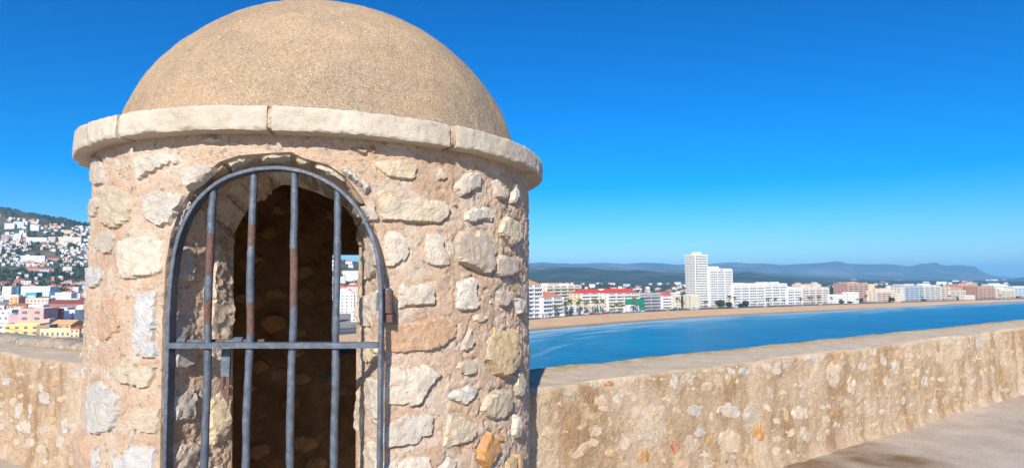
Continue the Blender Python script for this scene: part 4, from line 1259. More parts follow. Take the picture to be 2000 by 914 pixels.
def build_land():
    xq = np.arange(-900, 3700, 12.0); ys = np.geomspace(80, 7600, 210)
    XQ, Y = np.meshgrid(xq, ys, indexing='ij')
    X = (XQ - 1000) / FPX * Y
    Z = land_z(X, Y)
    sea_poly = [tuple(p) for p in PL] + [(-20, 60), (20, -400), (9000, -400), (12000, 4000)]
    sea = in_poly(np.stack([X.ravel(), Y.ravel()], -1), sea_poly).reshape(X.shape)
    Z = np.where(sea, -42.0, Z)
    o = obj('land', np.stack([X, Y, Z], -1).reshape(-1, 3), grid_faces(len(xq), len(ys))[:, ::-1].copy() if False else grid_faces(len(xq), len(ys)), M['land'], smooth=True)
    u = sstep(-Y, -1250, -700) * np.where(XQ < 1000, 1 - sstep(Y, 760, 860), 1)
    a = o.data.attributes.new('urban', 'FLOAT', 'POINT'); a.data.foreach_set('value', u.ravel().astype(np.float32))
    tag(o, kind='structure')
    # sea
    ys = np.concatenate([np.geomspace(40, 2400, 210), np.geomspace(2500, 12000, 12)]); xq = np.concatenate([np.arange(-1500, 300, 100.), np.arange(300, 2300, 12.), np.arange(2300, 6000, 100.)])
    XQ, Y = np.meshgrid(xq, ys, indexing='ij'); X = np.clip((XQ - 1000) / FPX * Y, -11000, 11000)
    P = np.stack([X, Y, np.full_like(X, Z_SEA)], -1).reshape(-1, 3)
    o = obj('sea', P, grid_faces(len(xq), len(ys)), M['sea'], smooth=True)
    d, q = seg_dist(P[:, :2], WL, False)
    a = o.data.attributes.new('shore', 'FLOAT', 'POINT'); a.data.foreach_set('value', np.clip(d / 220., 0, 1).astype(np.float32))
    along = (q - WL[3]) @ ((WL[10] - WL[3]) / np.linalg.norm(WL[10] - WL[3]))
    sv = np.stack([along, d, np.zeros(len(d))], -1)
    a = o.data.attributes.new('shorevec', 'FLOAT_VECTOR', 'POINT'); a.data.foreach_set('vector', sv.astype(np.float32).ravel())
    tag(o, kind='structure')
    # beach
    N, K = 260, 14
    w3 = resample(WL, N); p3 = resample(PL, N)
    t = np.linspace(-.12, 1, K)[None, :, None]
    B = w3[:, None] * (1 - t) + p3[:, None] * t
    z = Z_SEA + .04 + (Z_PROM + .12 - Z_SEA) * np.sign(t[..., 0]) * np.abs(t[..., 0]) ** .75
    z = np.broadcast_to(z, (N, K)).copy()
    B3 = np.concatenate([B, z[..., None]], -1)
    B3[..., 2] += fbm(B3, .08, 3, 305) * .12
    o = obj('beach', B3.reshape(-1, 3), grid_faces(N, K), M['sand'], smooth=True)
    wet = np.broadcast_to(1 - sstep(t[..., 0], .06, .2), (N, K)).ravel()
    a = o.data.attributes.new('wet', 'FLOAT', 'POINT'); a.data.foreach_set('value', wet.astype(np.float32))
    tag(o, kind='structure')
    # promenade road with a low kerb step down to the sand
    tg = np.gradient(p3, axis=0); tg /= np.linalg.norm(tg, axis=1, keepdims=True)
    nl = np.stack([tg[:, 1], -tg[:, 0]], -1)
    if (nl[60] @ (w3[60] - p3[60])) > 0: nl = -nl
    rows = [(-.4, -30.6), (-.4, -29.75), (5, -29.75), (5, -29.88), (17, -29.88), (17, -29.75), (34, -29.75), (34.5, -31.5)]
    V = np.array([[(*(p3[i] + nl[i] * s), z) for s, z in rows] for i in range(N)])
    o = obj('promenade', V.reshape(-1, 3), grid_faces(N, len(rows)), M['asphalt'], smooth=False)
    tag(o, kind='structure')
    return p3, nl
PROM, PROM_N = build_land()

def ridge(name, pts, depth, front, seed, mat, rough=.1, zfoot=-31.0, kind='structure'):
    pts = np.array(pts, float)
    n, m = 420, 30
    xs = np.linspace(pts[0, 0], pts[-1, 0], n); ysil = np.interp(xs, pts[:, 0], pts[:, 1])
    T = np.concatenate([np.linspace(0, 1, m), [1.15, 1.5]])
    V = np.zeros((n, len(T), 3))
    for i, (px, py) in enumerate(zip(xs, ysil)):
        top = at(px, py, depth)
        for j, t in enumerate(T):
            dd = depth - front * (1 - t)
            zz = zfoot + (top[2] - zfoot) * (t ** 1.25 if t <= 1 else 1 - (t - 1) * 1.2)
            V[i, j] = (top[0] * dd / depth, dd, zz)
    hgt = (V[:, -3, 2] - zfoot)[:, None]
    nz = 1 - np.abs(fbm(V, 3.0 / front, 5, seed)) * 2.0
    V[..., 2] += nz * hgt * rough * np.sin(np.clip(T, 0, 1) * math.pi)[None] * 1.3
    V[..., 2] += fbm(V, 22 / front, 3, seed + 5) * hgt * .025 * np.clip(T, 0, 1)[None]
    return tag(obj(name, V.reshape(-1, 3), grid_faces(n, len(T)), mat, smooth=True), kind=kind)

MTN = [(-600,500),(-100,505),(300,510),(700,512),(1000,516),(1034,515),(1060,513.5),(1085,515),(1138,515.5),(1178,514),(1217,516),(1256,514),(1290,515),(1325,517),(1350,515.5),(1385,516),(1428,513.5),(1468,515.5),(1487,514.5),(1527,517.5),(1576,515.5),(1606,514.5),(1635,511.5),(1659,515.5),(1699,516.5),(1727,515.5),(1758,517.5),(1774,519.5),(1798,516),(1818,515),(1827,513),(1837,516.5),(1849,518.5),(1877,517.5),(1906,520),(1916,526),(1936,532),(1965,535),(2000,537),(2100,539),(2300,538),(2600,541)]
MTN = [(x, 517 + (y - 517) * 1.35 if 1000 < x < 2010 else y) for x, y in MTN]
ridge('mountain_range', MTN, 9500, 2600, 410, M['mountain'], .12)
HILL2 = [(-600,512),(300,514),(900,516),(1033,520),(1060,519),(1085,519.5),(1110,523),(1150,526),(1200,524),(1260,529),(1330,527),(1400,531),(1460,529),(1560,538),(1700,545),(1900,546.5),(1960,546),(1976,545),(2000,541),(2060,534),(2150,530),(2300,532),(2600,540)]
ridge('middle_hills', HILL2, 5600, 1500, 430, M['mountain'], .10)
HILL1 = [(-600,520),(600,522),(900,524),(1033,526),(1065,525),(1100,522),(1125,521.5),(1150,522.5),(1180,527),(1215,529),(1246,527.5),(1270,529.5),(1300,532),(1335,533.5),(1400,537),(1428,537),(1448,532.5),(1462,532.5),(1477,535),(1517,539),(1566,543),(1650,546),(1800,548),(2000,548.5),(2600,549)]
ridge('wooded_hills', HILL1, 3900, 1100, 450, M['hill'], .12)

# ================================================================== BUILDINGS
def roof_mesh(kind, w, d, h, rz, c, rise):
    """ridged or hipped roof solid over a w x d box whose top is at h"""
    e = .35
    W, D_ = w / 2 + e, d / 2 + e
    inset = 0 if kind == 'gable' else min(W, D_) * .8
    if w >= d: rd = [(-W + inset, 0), (W - inset, 0)]
    else: rd = [(0, -D_ + inset), (0, D_ - inset)]
    V = [(-W, -D_, h + .01), (W, -D_, h + .01), (W, D_, h + .01), (-W, D_, h + .01), (*rd[0], h + rise), (*rd[1], h + rise)]
    if w >= d: F = [(0, 1, 5, 4), (2, 3, 4, 5), (1, 2, 5), (3, 0, 4), (3, 2, 1, 0)]
    else: F = [(1, 2, 5, 4), (3, 0, 4, 5), (0, 1, 4), (2, 3, 5), (3, 2, 1, 0)]
    return V, F

def building(name, base, w, d, h, rz, color, roof='flat', roofcol=(.42, .14, .07), floors=None, balcony=None, bays=None, boxes=(), windows=True, wincol=None, slabcol=None, sides=True, canopy=False):
    """a block with its own walls, floors of windows, balconies and roof; base = middle of the front foot, front faces local -Y"""
    root = empty(name, tuple(base)); root.rotation_euler = (0, 0, rz)
    off = np.zeros(3)
    floors = floors or max(1, int(round(h / 3.0)))
    fh = h / floors
    MB().box((0, d / 2, h / 2 - .75), (w, d, h + 1.5)).build('wall', M['paint'], root, color=color)
    if windows:
        mb = MB()
        nb = bays or max(1, int(round(w / 3.4)))
        for f in range(floors):
            z = f * fh + fh * .52
            for b in range(nb):
                x = -w / 2 + (b + .5) * w / nb
                mb.box((x, -.02, z), (w / nb * (.62 if balcony else .42), .12, fh * (.62 if balcony else .45)))
            if sides:
                ns = max(1, int(d / 4.5))
                for sx in (-1, 1):
                    for b in range(ns):
                        mb.box((sx * (w / 2 + .0), d * (b + .5) / ns, z), (.12, 1.2, fh * .42))
        tag(mb.build('windows', M['glass'], root, color=(1, 1, 1)), kind='stuff')
    if balcony:
        sc = slabcol or color
        for f in range(1, floors + (1 if balcony == 'all' else 0)):
            z = f * fh
            mb = MB()
            dp = 1.5
            mb.box((0, -dp / 2, z), (w - .3, dp, .28))
            ph = 1.35 if balcony == 'all' else 1.25
            mb.box((0, -dp + .06, z + ph / 2), (w - .3, .12, ph))
            if sides and balcony == 'all':
                mb.box((-w / 2 - .5, d / 2, z), (1.0, d, .28)); mb.box((-w / 2 - .95, d / 2, z + .675), (.1, d, 1.35))
                mb.box((w / 2 + .5, d / 2, z), (1.0, d, .28)); mb.box((w / 2 + .95, d / 2, z + .675), (.1, d, 1.35))
            mb.build('balcony', M['paint'], root, color=sc)
        nb = max(1, int(w / 11)) if balcony != 'all' else -1
        for b in range(nb + 1):
            MB().box((-w / 2 + .2 + (w - .4) * b / nb, -.7, h / 2), (.22, 1.38, h - .4)).build('party_wall', M['paint'], root, color=sc)
    if roof == 'flat':
        mb = MB()
        for c, s in (((0, .1, 0), (w + .1, .25, .9)), ((0, d - .1, 0), (w + .1, .25, .9)), ((-w / 2, d / 2, 0), (.25, d - .5, .9)), ((w / 2, d / 2, 0), (.25, d - .5, .9))):
            mb.box((c[0], c[1], h + .4), s)
        rp = mb.build('roof_parapet', M['paint'], root, color=tuple(min(.85, q * 1.03) for q in color))
    else:
        V, F = roof_mesh(roof, w, d, h, 0, None, min(w, d) * .24)
        V = [(x, y + d / 2, z) for x, y, z in V]
        rp = obj('roof', V, F, M['tiles'], root, color=roofcol)
    for (bx, by, bw, bd, bh, bc) in boxes:
        MB().box((bx * w, d * by, h + bh / 2 + .02), (bw * w, bd * d, bh)).build('roof_block', M['paint'], rp, color=bc)
    return root

WHITE = (.82, .81, .79); CREAM = (.74, .66, .53); BEIGE = (.66, .54, .40); PINKISH = (.66, .50, .40); BROWN = (.45, .27, .18); ORANGE = (.62, .33, .16); GREYB = (.42, .46, .52)
TERRA = (.45, .13, .06); RED = (.55, .07, .05)

def line_pt(px):
    """point of the promenade line seen in this pixel column, and the direction of the shore there"""
    a = (px - 1000) / FPX
    for i in range(len(PROM) - 1):
        p, q = PROM[i], PROM[i + 1]
        f0, f1 = p[0] - a * p[1], q[0] - a * q[1]
        if f0 * f1 <= 0 and p[1] > 0:
            t = f0 / (f0 - f1 + 1e-12)
            return p + (q - p) * t, PROM_N[i]
    return None, None

def front(name, label, x0, x1, ytop, back=26, d=16, color=WHITE, cat='building', **kw):
    """a block of the beach front between two pixel columns; its roof line at pixel row ytop"""
    p0, n0 = line_pt(x0); p1, n1 = line_pt(x1)
    p0 = p0 + n0 * back; p1 = p1 + n1 * back
    a0, a1 = (x0 - 1000) / FPX, (x1 - 1000) / FPX
    D = (p1 - p0) / np.linalg.norm(p1 - p0)
    def hit(a, p, dv):
        t = (a * p[1] - p[0]) / (dv[0] - a * dv[1]); return p + dv * t
    p0, p1 = hit(a0, p0, D), hit(a1, p0, D)
    w = np.linalg.norm(p1 - p0); mid = (p0 + p1) / 2
    h = at((x0 + x1) / 2, ytop, mid[1])[2] - Z_PROM
    rz = math.atan2(D[1], D[0])
    o = building(name, (mid[0], mid[1], Z_PROM), w, d, h, rz, color, **kw)
    return tag(o, label, cat, 'buildings along the beach front')

front('apartment_tower', 'tallest white tower block on the beach front, banded with balconies', 1358, 1380, 500, back=30, d=14.5, color=(.84, .81, .74), balcony='all', floors=21, cat='tower block', boxes=[(-.05, .4, .42, .5, 4.2, (.8, .77, .70))])
front('apartment_tower', 'lower white slab block joined to the right of the tallest tower', 1384, 1428, 526, back=33, d=12, color=(.84, .82, .78), balcony=True, floors=16, cat='tower block', boxes=[(-.22, .5, .45, .6, 3.2, (.8, .78, .72)), (.05, -.08, .10, .12, .2, CREAM)])
front('apartment_block', 'stepped white block with orange roof caps nearest the turret', 1024, 1058, 556, back=14, d=22, balcony=True, floors=8, roof='hip', roofcol=(.62, .32, .10))
front('apartment_block', 'lower white block with terracotta sloping roof beside the stepped white one', 1058, 1098, 580, back=10, d=18, balcony=True, roof='hip', roofcol=(.55, .22, .11))
front('beach_hotel', 'cream hotel with long balconies behind the terracotta-roofed white block', 1066, 1133, 558, back=62, d=18, color=CREAM, balcony=True, boxes=[(-.2, .5, .3, .6, 2.6, BEIGE), (.2, .5, .15, .5, 2.0, WHITE)])
front('beach_hotel', 'yellow-walled low building with a bright red roof behind the palms', 1134, 1184, 572, back=34, d=15, color=(.68, .57, .36), balcony=True, slabcol=WHITE, roof='hip', roofcol=RED)
front('beach_restaurant', 'low cream restaurant with glass front behind the first parked cars', 1138, 1184, 596, back=14, d=12, color=CREAM, bays=9, cat='restaurant')
front('beach_hotel', 'white hotel with stepped balconies under a long bright red roof', 1186, 1246, 572, back=26, d=17, color=(.76, .72, .66), balcony=True, roof='hip', roofcol=RED)
front('building_site', 'grey concrete frame under construction, lower floors wrapped in green netting', 1247, 1290, 574, back=26, d=16, color=(.42, .41, .42), balcony=True, cat='construction site')
front('apartment_block', 'white and pink block with small balconies right of the green netting', 1291, 1318, 577, back=24, d=16, color=(.74, .66, .64), balcony=True, slabcol=WHITE, roof='hip', roofcol=(.50, .12, .09))
front('apartment_block', 'narrow cream block with a green window panel left of the tower', 1318, 1328, 577, back=18, d=12, color=CREAM)
front('tower_annex', 'low cream annex at the foot of the tallest tower', 1350, 1364, 577, back=18, d=12, color=(.74, .67, .50), cat='annex')
front('beach_hotel', 'white hotel with beige roof block just right of the white slab', 1429, 1490, 557, back=30, d=18, balcony=True, boxes=[(-.25, .5, .38, .6, 2.8, BEIGE), (.2, .5, .2, .5, 2.2, WHITE)])
front('beach_hotel', 'second white hotel in the long white row, with rooftop huts', 1490, 1534, 555, back=30, d=18, balcony=True, boxes=[(-.3, .5, .25, .6, 2.6, CREAM), (.25, .5, .12, .5, 2.6, WHITE)])
front('beach_hotel', 'stepped white hotel at the right end of the long white row', 1534, 1562, 564, back=28, d=18, balcony=True, boxes=[(-.2, .5, .4, .6, 2.4, WHITE)])
front('beach_hotel', 'pale pink hotel with two roof blocks past the white row', 1563, 1615, 562, back=28, d=20, color=(.72, .60, .50), balcony=True, slabcol=(.78, .70, .62), boxes=[(-.32, .5, .2, .6, 4.5, PINKISH), (.18, .5, .2, .6, 5.0, PINKISH)])
front('beach_villa', 'low white villa with terrace among palms right of the pink hotel', 1617, 1652, 577, back=24, d=14, color=WHITE)
front('beach_hotel', 'brick-red and orange hotel block rising behind the low white villa', 1653, 1692, 554, back=40, d=20, color=(.50, .28, .20), balcony=True, slabcol=(.62, .40, .27), boxes=[(-.1, .5, .6, .6, 1.8, (.66, .42, .26))])
front('apartment_block', 'narrow yellow-cream block attached to the brick-red hotel', 1692, 1706, 556, back=40, d=18, color=(.70, .56, .34))
front('beach_house', 'small white house with one storey in front of the brick-red hotel', 1655, 1674, 572, back=14, d=9, color=WHITE, cat='house')
front('apartment_block', 'stepped cream block with pink balconies and a slim tower', 1708, 1745, 569, back=26, d=16, color=CREAM, balcony=True, slabcol=(.70, .55, .45), boxes=[(.15, .5, .5, .6, 4.2, PINKISH), (.46, .5, .08, .2, 8.0, CREAM)])
front('beach_hotel', 'cream hotel with a blue-grey glazed front', 1762, 1800, 558, back=26, d=18, color=GREYB, balcony=True, slabcol=(.50, .54, .60), boxes=[(-.2, .5, .5, .7, 2.0, CREAM)])
front('apartment_block', 'narrow cream end block left of the blue-grey front', 1755, 1762, 562, back=26, d=18, color=CREAM)
front('apartment_block', 'grey-white block next to the blue-grey front', 1801, 1832, 558, back=26, d=18, color=(.66, .64, .56), balcony=True, boxes=[(-.1, .5, .5, .4, 3.0, WHITE)])
front('apartment_block', 'terracotta pink block with cream edges', 1833, 1850, 560, back=26, d=16, color=(.58, .34, .26), balcony=True, slabcol=CREAM)
front('apartment_block', 'pale cream sloping-roofed block right of the terracotta pink one', 1851, 1880, 566, back=24, d=16, color=(.72, .62, .52), balcony=True, roof='hip', roofcol=(.55, .30, .2))
front('beach_hotel', 'tall orange-brown hotel block, first of the orange pair', 1868, 1905, 556, back=52, d=18, color=(.62, .36, .22), balcony=True, boxes=[(.2, .5, .3, .5, 2.5, ORANGE)])
front('beach_hotel', 'darker orange-brown hotel block, second of the orange pair', 1906, 1938, 560, back=30, d=18, color=(.50, .27, .16), balcony=True, slabcol=(.62, .40, .26))
front('apartment_block', 'white block with rooftop huts right of the orange pair', 1938, 1962, 556, back=40, d=18, color=WHITE, balcony=True, boxes=[(0, .5, .4, .5, 2.2, WHITE)])
front('apartment_block', 'light cream block with yellow awnings near the right edge', 1950, 1976, 566, back=24, d=16, color=(.74, .68, .50), balcony=True)
front('apartment_block', 'pale blue-white block at the far right edge', 1976, 2012, 560, back=36, d=18, color=(.70, .74, .76), balcony=True)
front('apartment_block', 'far white block beyond the right edge of the photograph', 2014, 2070, 560, back=30, d=18, color=WHITE, balcony=True)
for a, b, yt, lab, c in ((1100, 1128, 600, 'low white pavilion between the terracotta roof and the palms', WHITE), (1228, 1246, 598, 'small white pavilion in front of the green netting', WHITE), (1748, 1756, 575, 'tiny cream house wedged beside the slim tower', CREAM), (1880, 1900, 578, 'low cream terrace building in front of the orange pair', CREAM)):
    front('beach_pavilion', lab, a, b, yt, back=12, d=8, color=c, cat='pavilion')
# green safety netting on the building site
p0, n0 = line_pt(1253); p1, n1 = line_pt(1290)
p0 = p0 + n0 * 22; p1 = p1 + n1 * 22
_D = (p1 - p0) / np.linalg.norm(p1 - p0)
_V = []
_hn = at(1270, 584, p0[1])[2]
for i in range(26):
    for j in range(10):
        q = p0 + _D * np.linalg.norm(p1 - p0) * i / 25 - n0 * (.25 * math.sin(i * 1.7) + .2 * math.sin(j * 2.1 + i))
        _V.append((q[0], q[1], Z_PROM + .3 + (_hn - Z_PROM - .3) * j / 9))
_V = np.array(_V); _V2 = _V + np.array([n0[0], n0[1], 0]) * .06
_f = grid_faces(26, 10)
_o = obj('safety_netting', np.concatenate([_V, _V2]), np.concatenate([_f, _f[:, ::-1] + 260]), M['net'], smooth=True)
tag(_o, 'green safety netting hung on the concrete building site', 'netting')

# ---- houses placed on the ground behind and on the left; labels are written from rows once all stand
HOUSES = []
def house(px0, px1, ytop, ybase, color, region, d=None, roof='flat', roofcol=TERRA, rz=None, cname='white', name='town_house', windows=True, z_extra=0, **kw):
    g = ground_at((px0 + px1) / 2, ybase)
    if g is None: return None
    w = (px1 - px0) / FPX * g[1]; h = (ybase - ytop) / FPX * g[1]
    a = math.atan2(g[0], g[1])
    rz = -a * .6 + rng.uniform(-.25, .25) if rz is None else rz
    d = d or max(6, min(w * .9, 14))
    if roof != 'flat': h = max(2.2, h - min(w, d) * .24)
    o = building(name, (g[0], g[1], land_z(g[0], g[1]) - .3), w, d, h + .3, rz, color, roof=roof, roofcol=roofcol, windows=windows, sides=w > 9, **kw)
    HOUSES.append((region, (px0 + px1) / 2, ybase, o, cname, roof))
    return o
def named(o, label, cat='house', group='houses of the old-town side'):
    HOUSES[:] = [h for h in HOUSES if h[3] is not o]
    return tag(o, label, cat, group)
# ---- left: town below the hill (specific buildings first)
def T(x): return x / 6.526
def TY(y): return 540 + y / 6.526
def town(x0, x1, y0, y1, c, label, **kw):
    o = house(T(x0), T(x1), TY(y0), TY(y1), c, 'town', **kw)
    return named(o, label) if o else None
town(62, 470, 625, 748, (.70, .52, .22), 'long yellow house right behind the left parapet kerb', d=9, bays=4, rz=.15)
town(470, 616, 640, 752, (.34, .25, .20), 'shaded right side of the long yellow house, its shade painted dark brown', d=8, windows=False, rz=.15)  # side face of the yellow house; its shade is put into the colour
town(-60, 44, 622, 750, (.66, .67, .70), 'grey-white house at the far left edge beside the yellow one', d=8, rz=.2)
town(100, 240, 505, 640, (.50, .34, .34), 'mauve house with blank wall left of the pink one', d=10, windows=False, rz=.1)
town(236, 532, 425, 645, (.66, .38, .33), 'large pink house with blank walls behind the yellow house', d=14, bays=2, floors=3, rz=.1)
town(520, 620, 560, 650, (.68, .42, .36), 'low pink wing in front of the dark red wall', d=6, windows=False, rz=.1)
town(620, 905, 560, 720, (.72, .40, .20), 'orange house with curved gable and three windows', d=11, roof='gable', roofcol=(.62, .36, .18), rz=-.1, bays=3)
town(500, 900, 690, 775, (.74, .58, .32), 'low pale yellow house in front of the orange gable', d=6, rz=-.05, bays=6)
town(880, 1010, 640, 780, (.70, .50, .32), 'small peach house with tiled eaves right of the orange gable', d=8, roof='hip', rz=-.1)
town(520, 692, 430, 600, (.30, .05, .06), 'dark red walled house right of the large pink one', d=9, rz=.1, bays=2)
town(115, 225, 270, 420, (.72, .42, .22), 'peach-orange house among white roofs on the left', d=9, rz=.1)
town(90, 330, 345, 440, (.60, .34, .18), 'tan house with dark tiled roof below the peach one', d=8, roof='hip', roofcol=(.33, .15, .09), rz=.1)
town(330, 600, 292, 420, (.74, .52, .42), 'salmon house with long white flat roof', d=10, rz=.1)
town(365, 535, 375, 470, (.76, .75, .74), 'bright white house just above the pink one', d=8, rz=.1)
town(0, 135, 440, 560, (.62, .63, .66), 'pale grey house left of the mauve one', d=8, rz=.1)
town(-40, 100, 500, 640, (.76, .75, .72), 'white house with flat roof in front of the mauve one', d=8, rz=.1)
town(130, 232, 152, 250, (.05, .20, .30), 'dark teal glazed building among white blocks', d=10, rz=.05)
town(25, 132, 140, 290, (.78, .77, .75), 'white stair tower left of the teal building', d=8, rz=.05)
town(270, 625, 140, 250, (.72, .74, .74), 'long white block with flat roof right of the teal building', d=14, rz=.05)
town(325, 455, 212, 300, (.10, .36, .36), 'turquoise low building below the long white block', d=9, rz=.05)
town(625, 705, 200, 300, (.04, .12, .26), 'dark blue building beside small white huts', d=9, rz=.05)
town(700, 900, 215, 320, (.78, .77, .76), 'bright white house right of the dark blue building', d=9, rz=0)
town(600, 1100, 300, 440, (.36, .17, .13), 'long low dark red tiled warehouse across the town', d=14, roof='gable', roofcol=(.24, .07, .05), rz=-.05)
town(940, 1110, 312, 440, (.74, .44, .28), 'orange gable-roofed house half hidden by the turret', d=10, roof='gable', roofcol=(.45, .18, .09), rz=-.2)
town(950, 1110, 425, 540, (.78, .70, .62), 'white house with brown eaves half hidden by the turret', d=10, roof='hip', roofcol=(.33, .14, .09), rz=-.2)
town(680, 770, 455, 580, (.74, .76, .80), 'white and blue house right of the dark red wall', d=8, rz=0)
town(840, 950, 440, 560, (.76, .75, .74), 'white house with flat terrace right of the blue-white one', d=9, rz=-.1)
town(760, 850, 410, 520, (.62, .60, .58), 'grey house with cream roof box behind the white terraces', d=8, rz=0)
# fill the rest of the low town with small white and coloured houses
pal = [((.78, .77, .75), 'white')] * 7 + [((.74, .66, .54), 'cream'), ((.66, .64, .62), 'pale grey'), ((.70, .50, .36), 'peach'), ((.50, .54, .60), 'blue-grey'), ((.64, .36, .26), 'terracotta')]
used = []
def spread_houses(n, xr, yr, wr, hr, region, roofp=.25, mind=5.5, keep=None):
    k = 0
    for _ in range(n * 12):
        if k >= n: break
        x, y = rng.uniform(*xr), rng.uniform(*yr)
        if keep and not keep(x, y): continue
        w, h = rng.uniform(*wr), rng.uniform(*hr)
        if any(abs(x - a) < (w + b) * .42 and abs(y - c) < mind for a, b, c in used): continue
        c, cn = rng.choice(pal)
        rf = 'flat'
        if rng.random() < roofp: rf = rng.choice(['hip', 'gable'])
        o = house(x - w / 2, x + w / 2, y - h, y, c, region, name={'hillside': 'hillside_house', 'behind': 'plain_house'}.get(region, 'town_house'), roof=rf, cname=cn, roofcol=(.42 + rng.uniform(-.08, .1), .15, .08))
        if o is None: continue
        used.append((x, w, y)); k += 1
spread_houses(34, (-6, 176), (556, 592), (7, 17), (5, 10), 'low_town', .5, 4.0)
spread_houses(16, (-6, 176), (592, 622), (8, 17), (8, 13), 'low_town', .5, 6.0)
# hillside: white terraces stepping up
def hk(x, y):
    top = np.interp(x, [0, 60, 130, 180], [424, 432, 441, 446])
    if y < top: return False
    if 522 < y < 547: return rng.random() < .10
    v = vnoise(np.array([[x * .045, y * .06, 4.2]]), 9)[0]
    return v > -.22
spread_houses(262, (-8, 178), (424, 548), (3.0, 7.5), (3.0, 5.5), 'hillside', .35, 2.3, hk)
# bigger hillside blocks
for x0, x1, y0, y1, c, lab in ((8, 28, 434, 448, (.78, .79, .80), 'white terraced apartment block high on the left hillside'), (26, 46, 430, 446, (.76, .77, .78), 'stepped white apartment block next to the highest terrace'), (58, 76, 437, 452, (.78, .78, .78), 'white flat block below the hilltop'), (2, 16, 456, 472, (.60, .44, .36), 'brown block at the left edge of the hillside'), (24, 40, 457, 471, (.76, .74, .72), 'grey-white block with dark gap right of the brown one'), (50, 92, 462, 475, (.76, .76, .78), 'long white terrace row in mid hillside'), (92, 108, 460, 476, (.62, .52, .48), 'pinkish leaning block in mid hillside'), (110, 160, 461, 476, (.74, .66, .54), 'long cream terrace row on the right of the hillside'), (124, 142, 446, 458, (.74, .62, .40), 'yellow villa high on the right of the hillside'), (96, 120, 438, 447, (.72, .62, .46), 'tan villa just under the hilltop'), (40, 88, 497, 513, (.78, .77, .78), 'broad white terraces above the green belt'), (52, 76, 517, 530, (.66, .36, .24), 'terracotta villa with arches above the dry meadow'), (74, 104, 520, 533, (.76, .76, .78), 'white arcaded row beside the terracotta villa'), (28, 48, 541, 552, (.52, .34, .30), 'brown villa among dark trees above the town'), (70, 118, 500, 510, (.64, .40, .34), 'reddish-roofed row in the middle of the hillside'), (122, 140, 515, 530, (.78, .77, .76), 'tall white villa on the right of the hillside'), (126, 166, 549, 556, (.76, .66, .56), 'long low row with orange roofs at the foot of the hill')):
    xm, hw = (x0 + x1) / 2, (x1 - x0) * .40
    o = house(xm - hw, xm + hw, y0 + (y1 - y0) * .25, y1, tuple(q * .95 for q in c), 'hillside', d=9, name='hillside_block', roof='hip' if 'villa' in lab or 'roof' in lab else 'flat')
    if o: named(o, lab, 'house', 'houses on the hillside')
# seen through the loophole
for x0, x1, y0, y1, c, lab in ((652, 664, 531, 541, (.74, .66, .44), 'pale yellow flats far off in the loophole'), (668, 700, 530, 540, (.74, .70, .62), 'cream flats under the hill in the loophole'), (650, 674, 541, 553, (.70, .66, .6), 'grey-white houses high in the loophole view'), (676, 706, 540, 550, (.78, .77, .75), 'white houses right in the loophole view'), (648, 672, 556, 578, (.70, .56, .44), 'pinkish terraced house in the loophole view'), (676, 712, 556, 574, (.76, .60, .50), 'peach house right in the loophole view'), (646, 662, 580, 600, (.76, .74, .70), 'white house left of the bar in the loophole view'), (664, 690, 576, 612, (.74, .75, .76), 'white and grey four-storey block in the loophole view'), (690, 716, 576, 600, (.72, .58, .44), 'tan block right of the four-storey one in the loophole view'), (646, 660, 602, 630, (.76, .72, .66), 'cream beach house low in the loophole view'), (686, 706, 606, 628, (.76, .77, .78), 'white beach house low in the loophole view')):
    o = house(x0, x1, y0, y1, c, 'loophole', d=12, roof='hip' if 'peach' in lab or 'pinkish' in lab else 'flat', rz=.2)
    if o: named(o, lab, 'house', 'houses seen through the loophole')
used.clear()
# right: low houses behind the beach front
spread_houses(44, (1136, 1338), (556, 582), (6, 15), (4, 7), 'behind', .5, 3.2)
spread_houses(26, (1050, 1338), (548, 557), (5, 10), (3, 4.5), 'behind', .5, 2.4)
spread_houses(24, (1432, 1660), (548, 562), (6, 12), (3, 5), 'behind', .4, 2.6)
spread_houses(40, (1640, 1990), (548, 566), (5, 12), (3, 6), 'behind', .35, 2.4)

ORD = ['first', 'second', 'third', 'fourth', 'fifth', 'sixth', 'seventh', 'eighth', 'ninth', 'tenth', 'eleventh', 'twelfth', 'thirteenth', 'fourteenth', 'fifteenth', 'sixteenth', 'seventeenth', 'eighteenth', 'nineteenth', 'twentieth', 'twenty-first', 'twenty-second', 'twenty-third', 'twenty-fourth', 'twenty-fifth', 'twenty-sixth', 'twenty-seventh', 'twenty-eighth', 'twenty-ninth', 'thirtieth']
PLACE = {'hillside': ('houses on the hillside', 'hillside tier down', 11), 'low_town': ('small houses of the low town', 'low-town row down', 4), 'behind': ('low houses behind the beach front', 'row behind the beach front', 7)}
for reg, (grp, where, rows) in PLACE.items():
    L = sorted([h for h in HOUSES if h[0] == reg], key=lambda h: h[2])
    if not L: continue
    per = -(-len(L) // rows)
    for r in range(rows):
        for k, h in enumerate(sorted(L[r * per:(r + 1) * per], key=lambda q: q[1])):
            rf = {'flat': 'flat-roofed', 'hip': 'tile-roofed', 'gable': 'gabled'}[h[5]]
            tag(h[3], f'{h[4]} {rf} house, {ORD[k]} from left in {ORD[r]} {where}', 'house', grp)

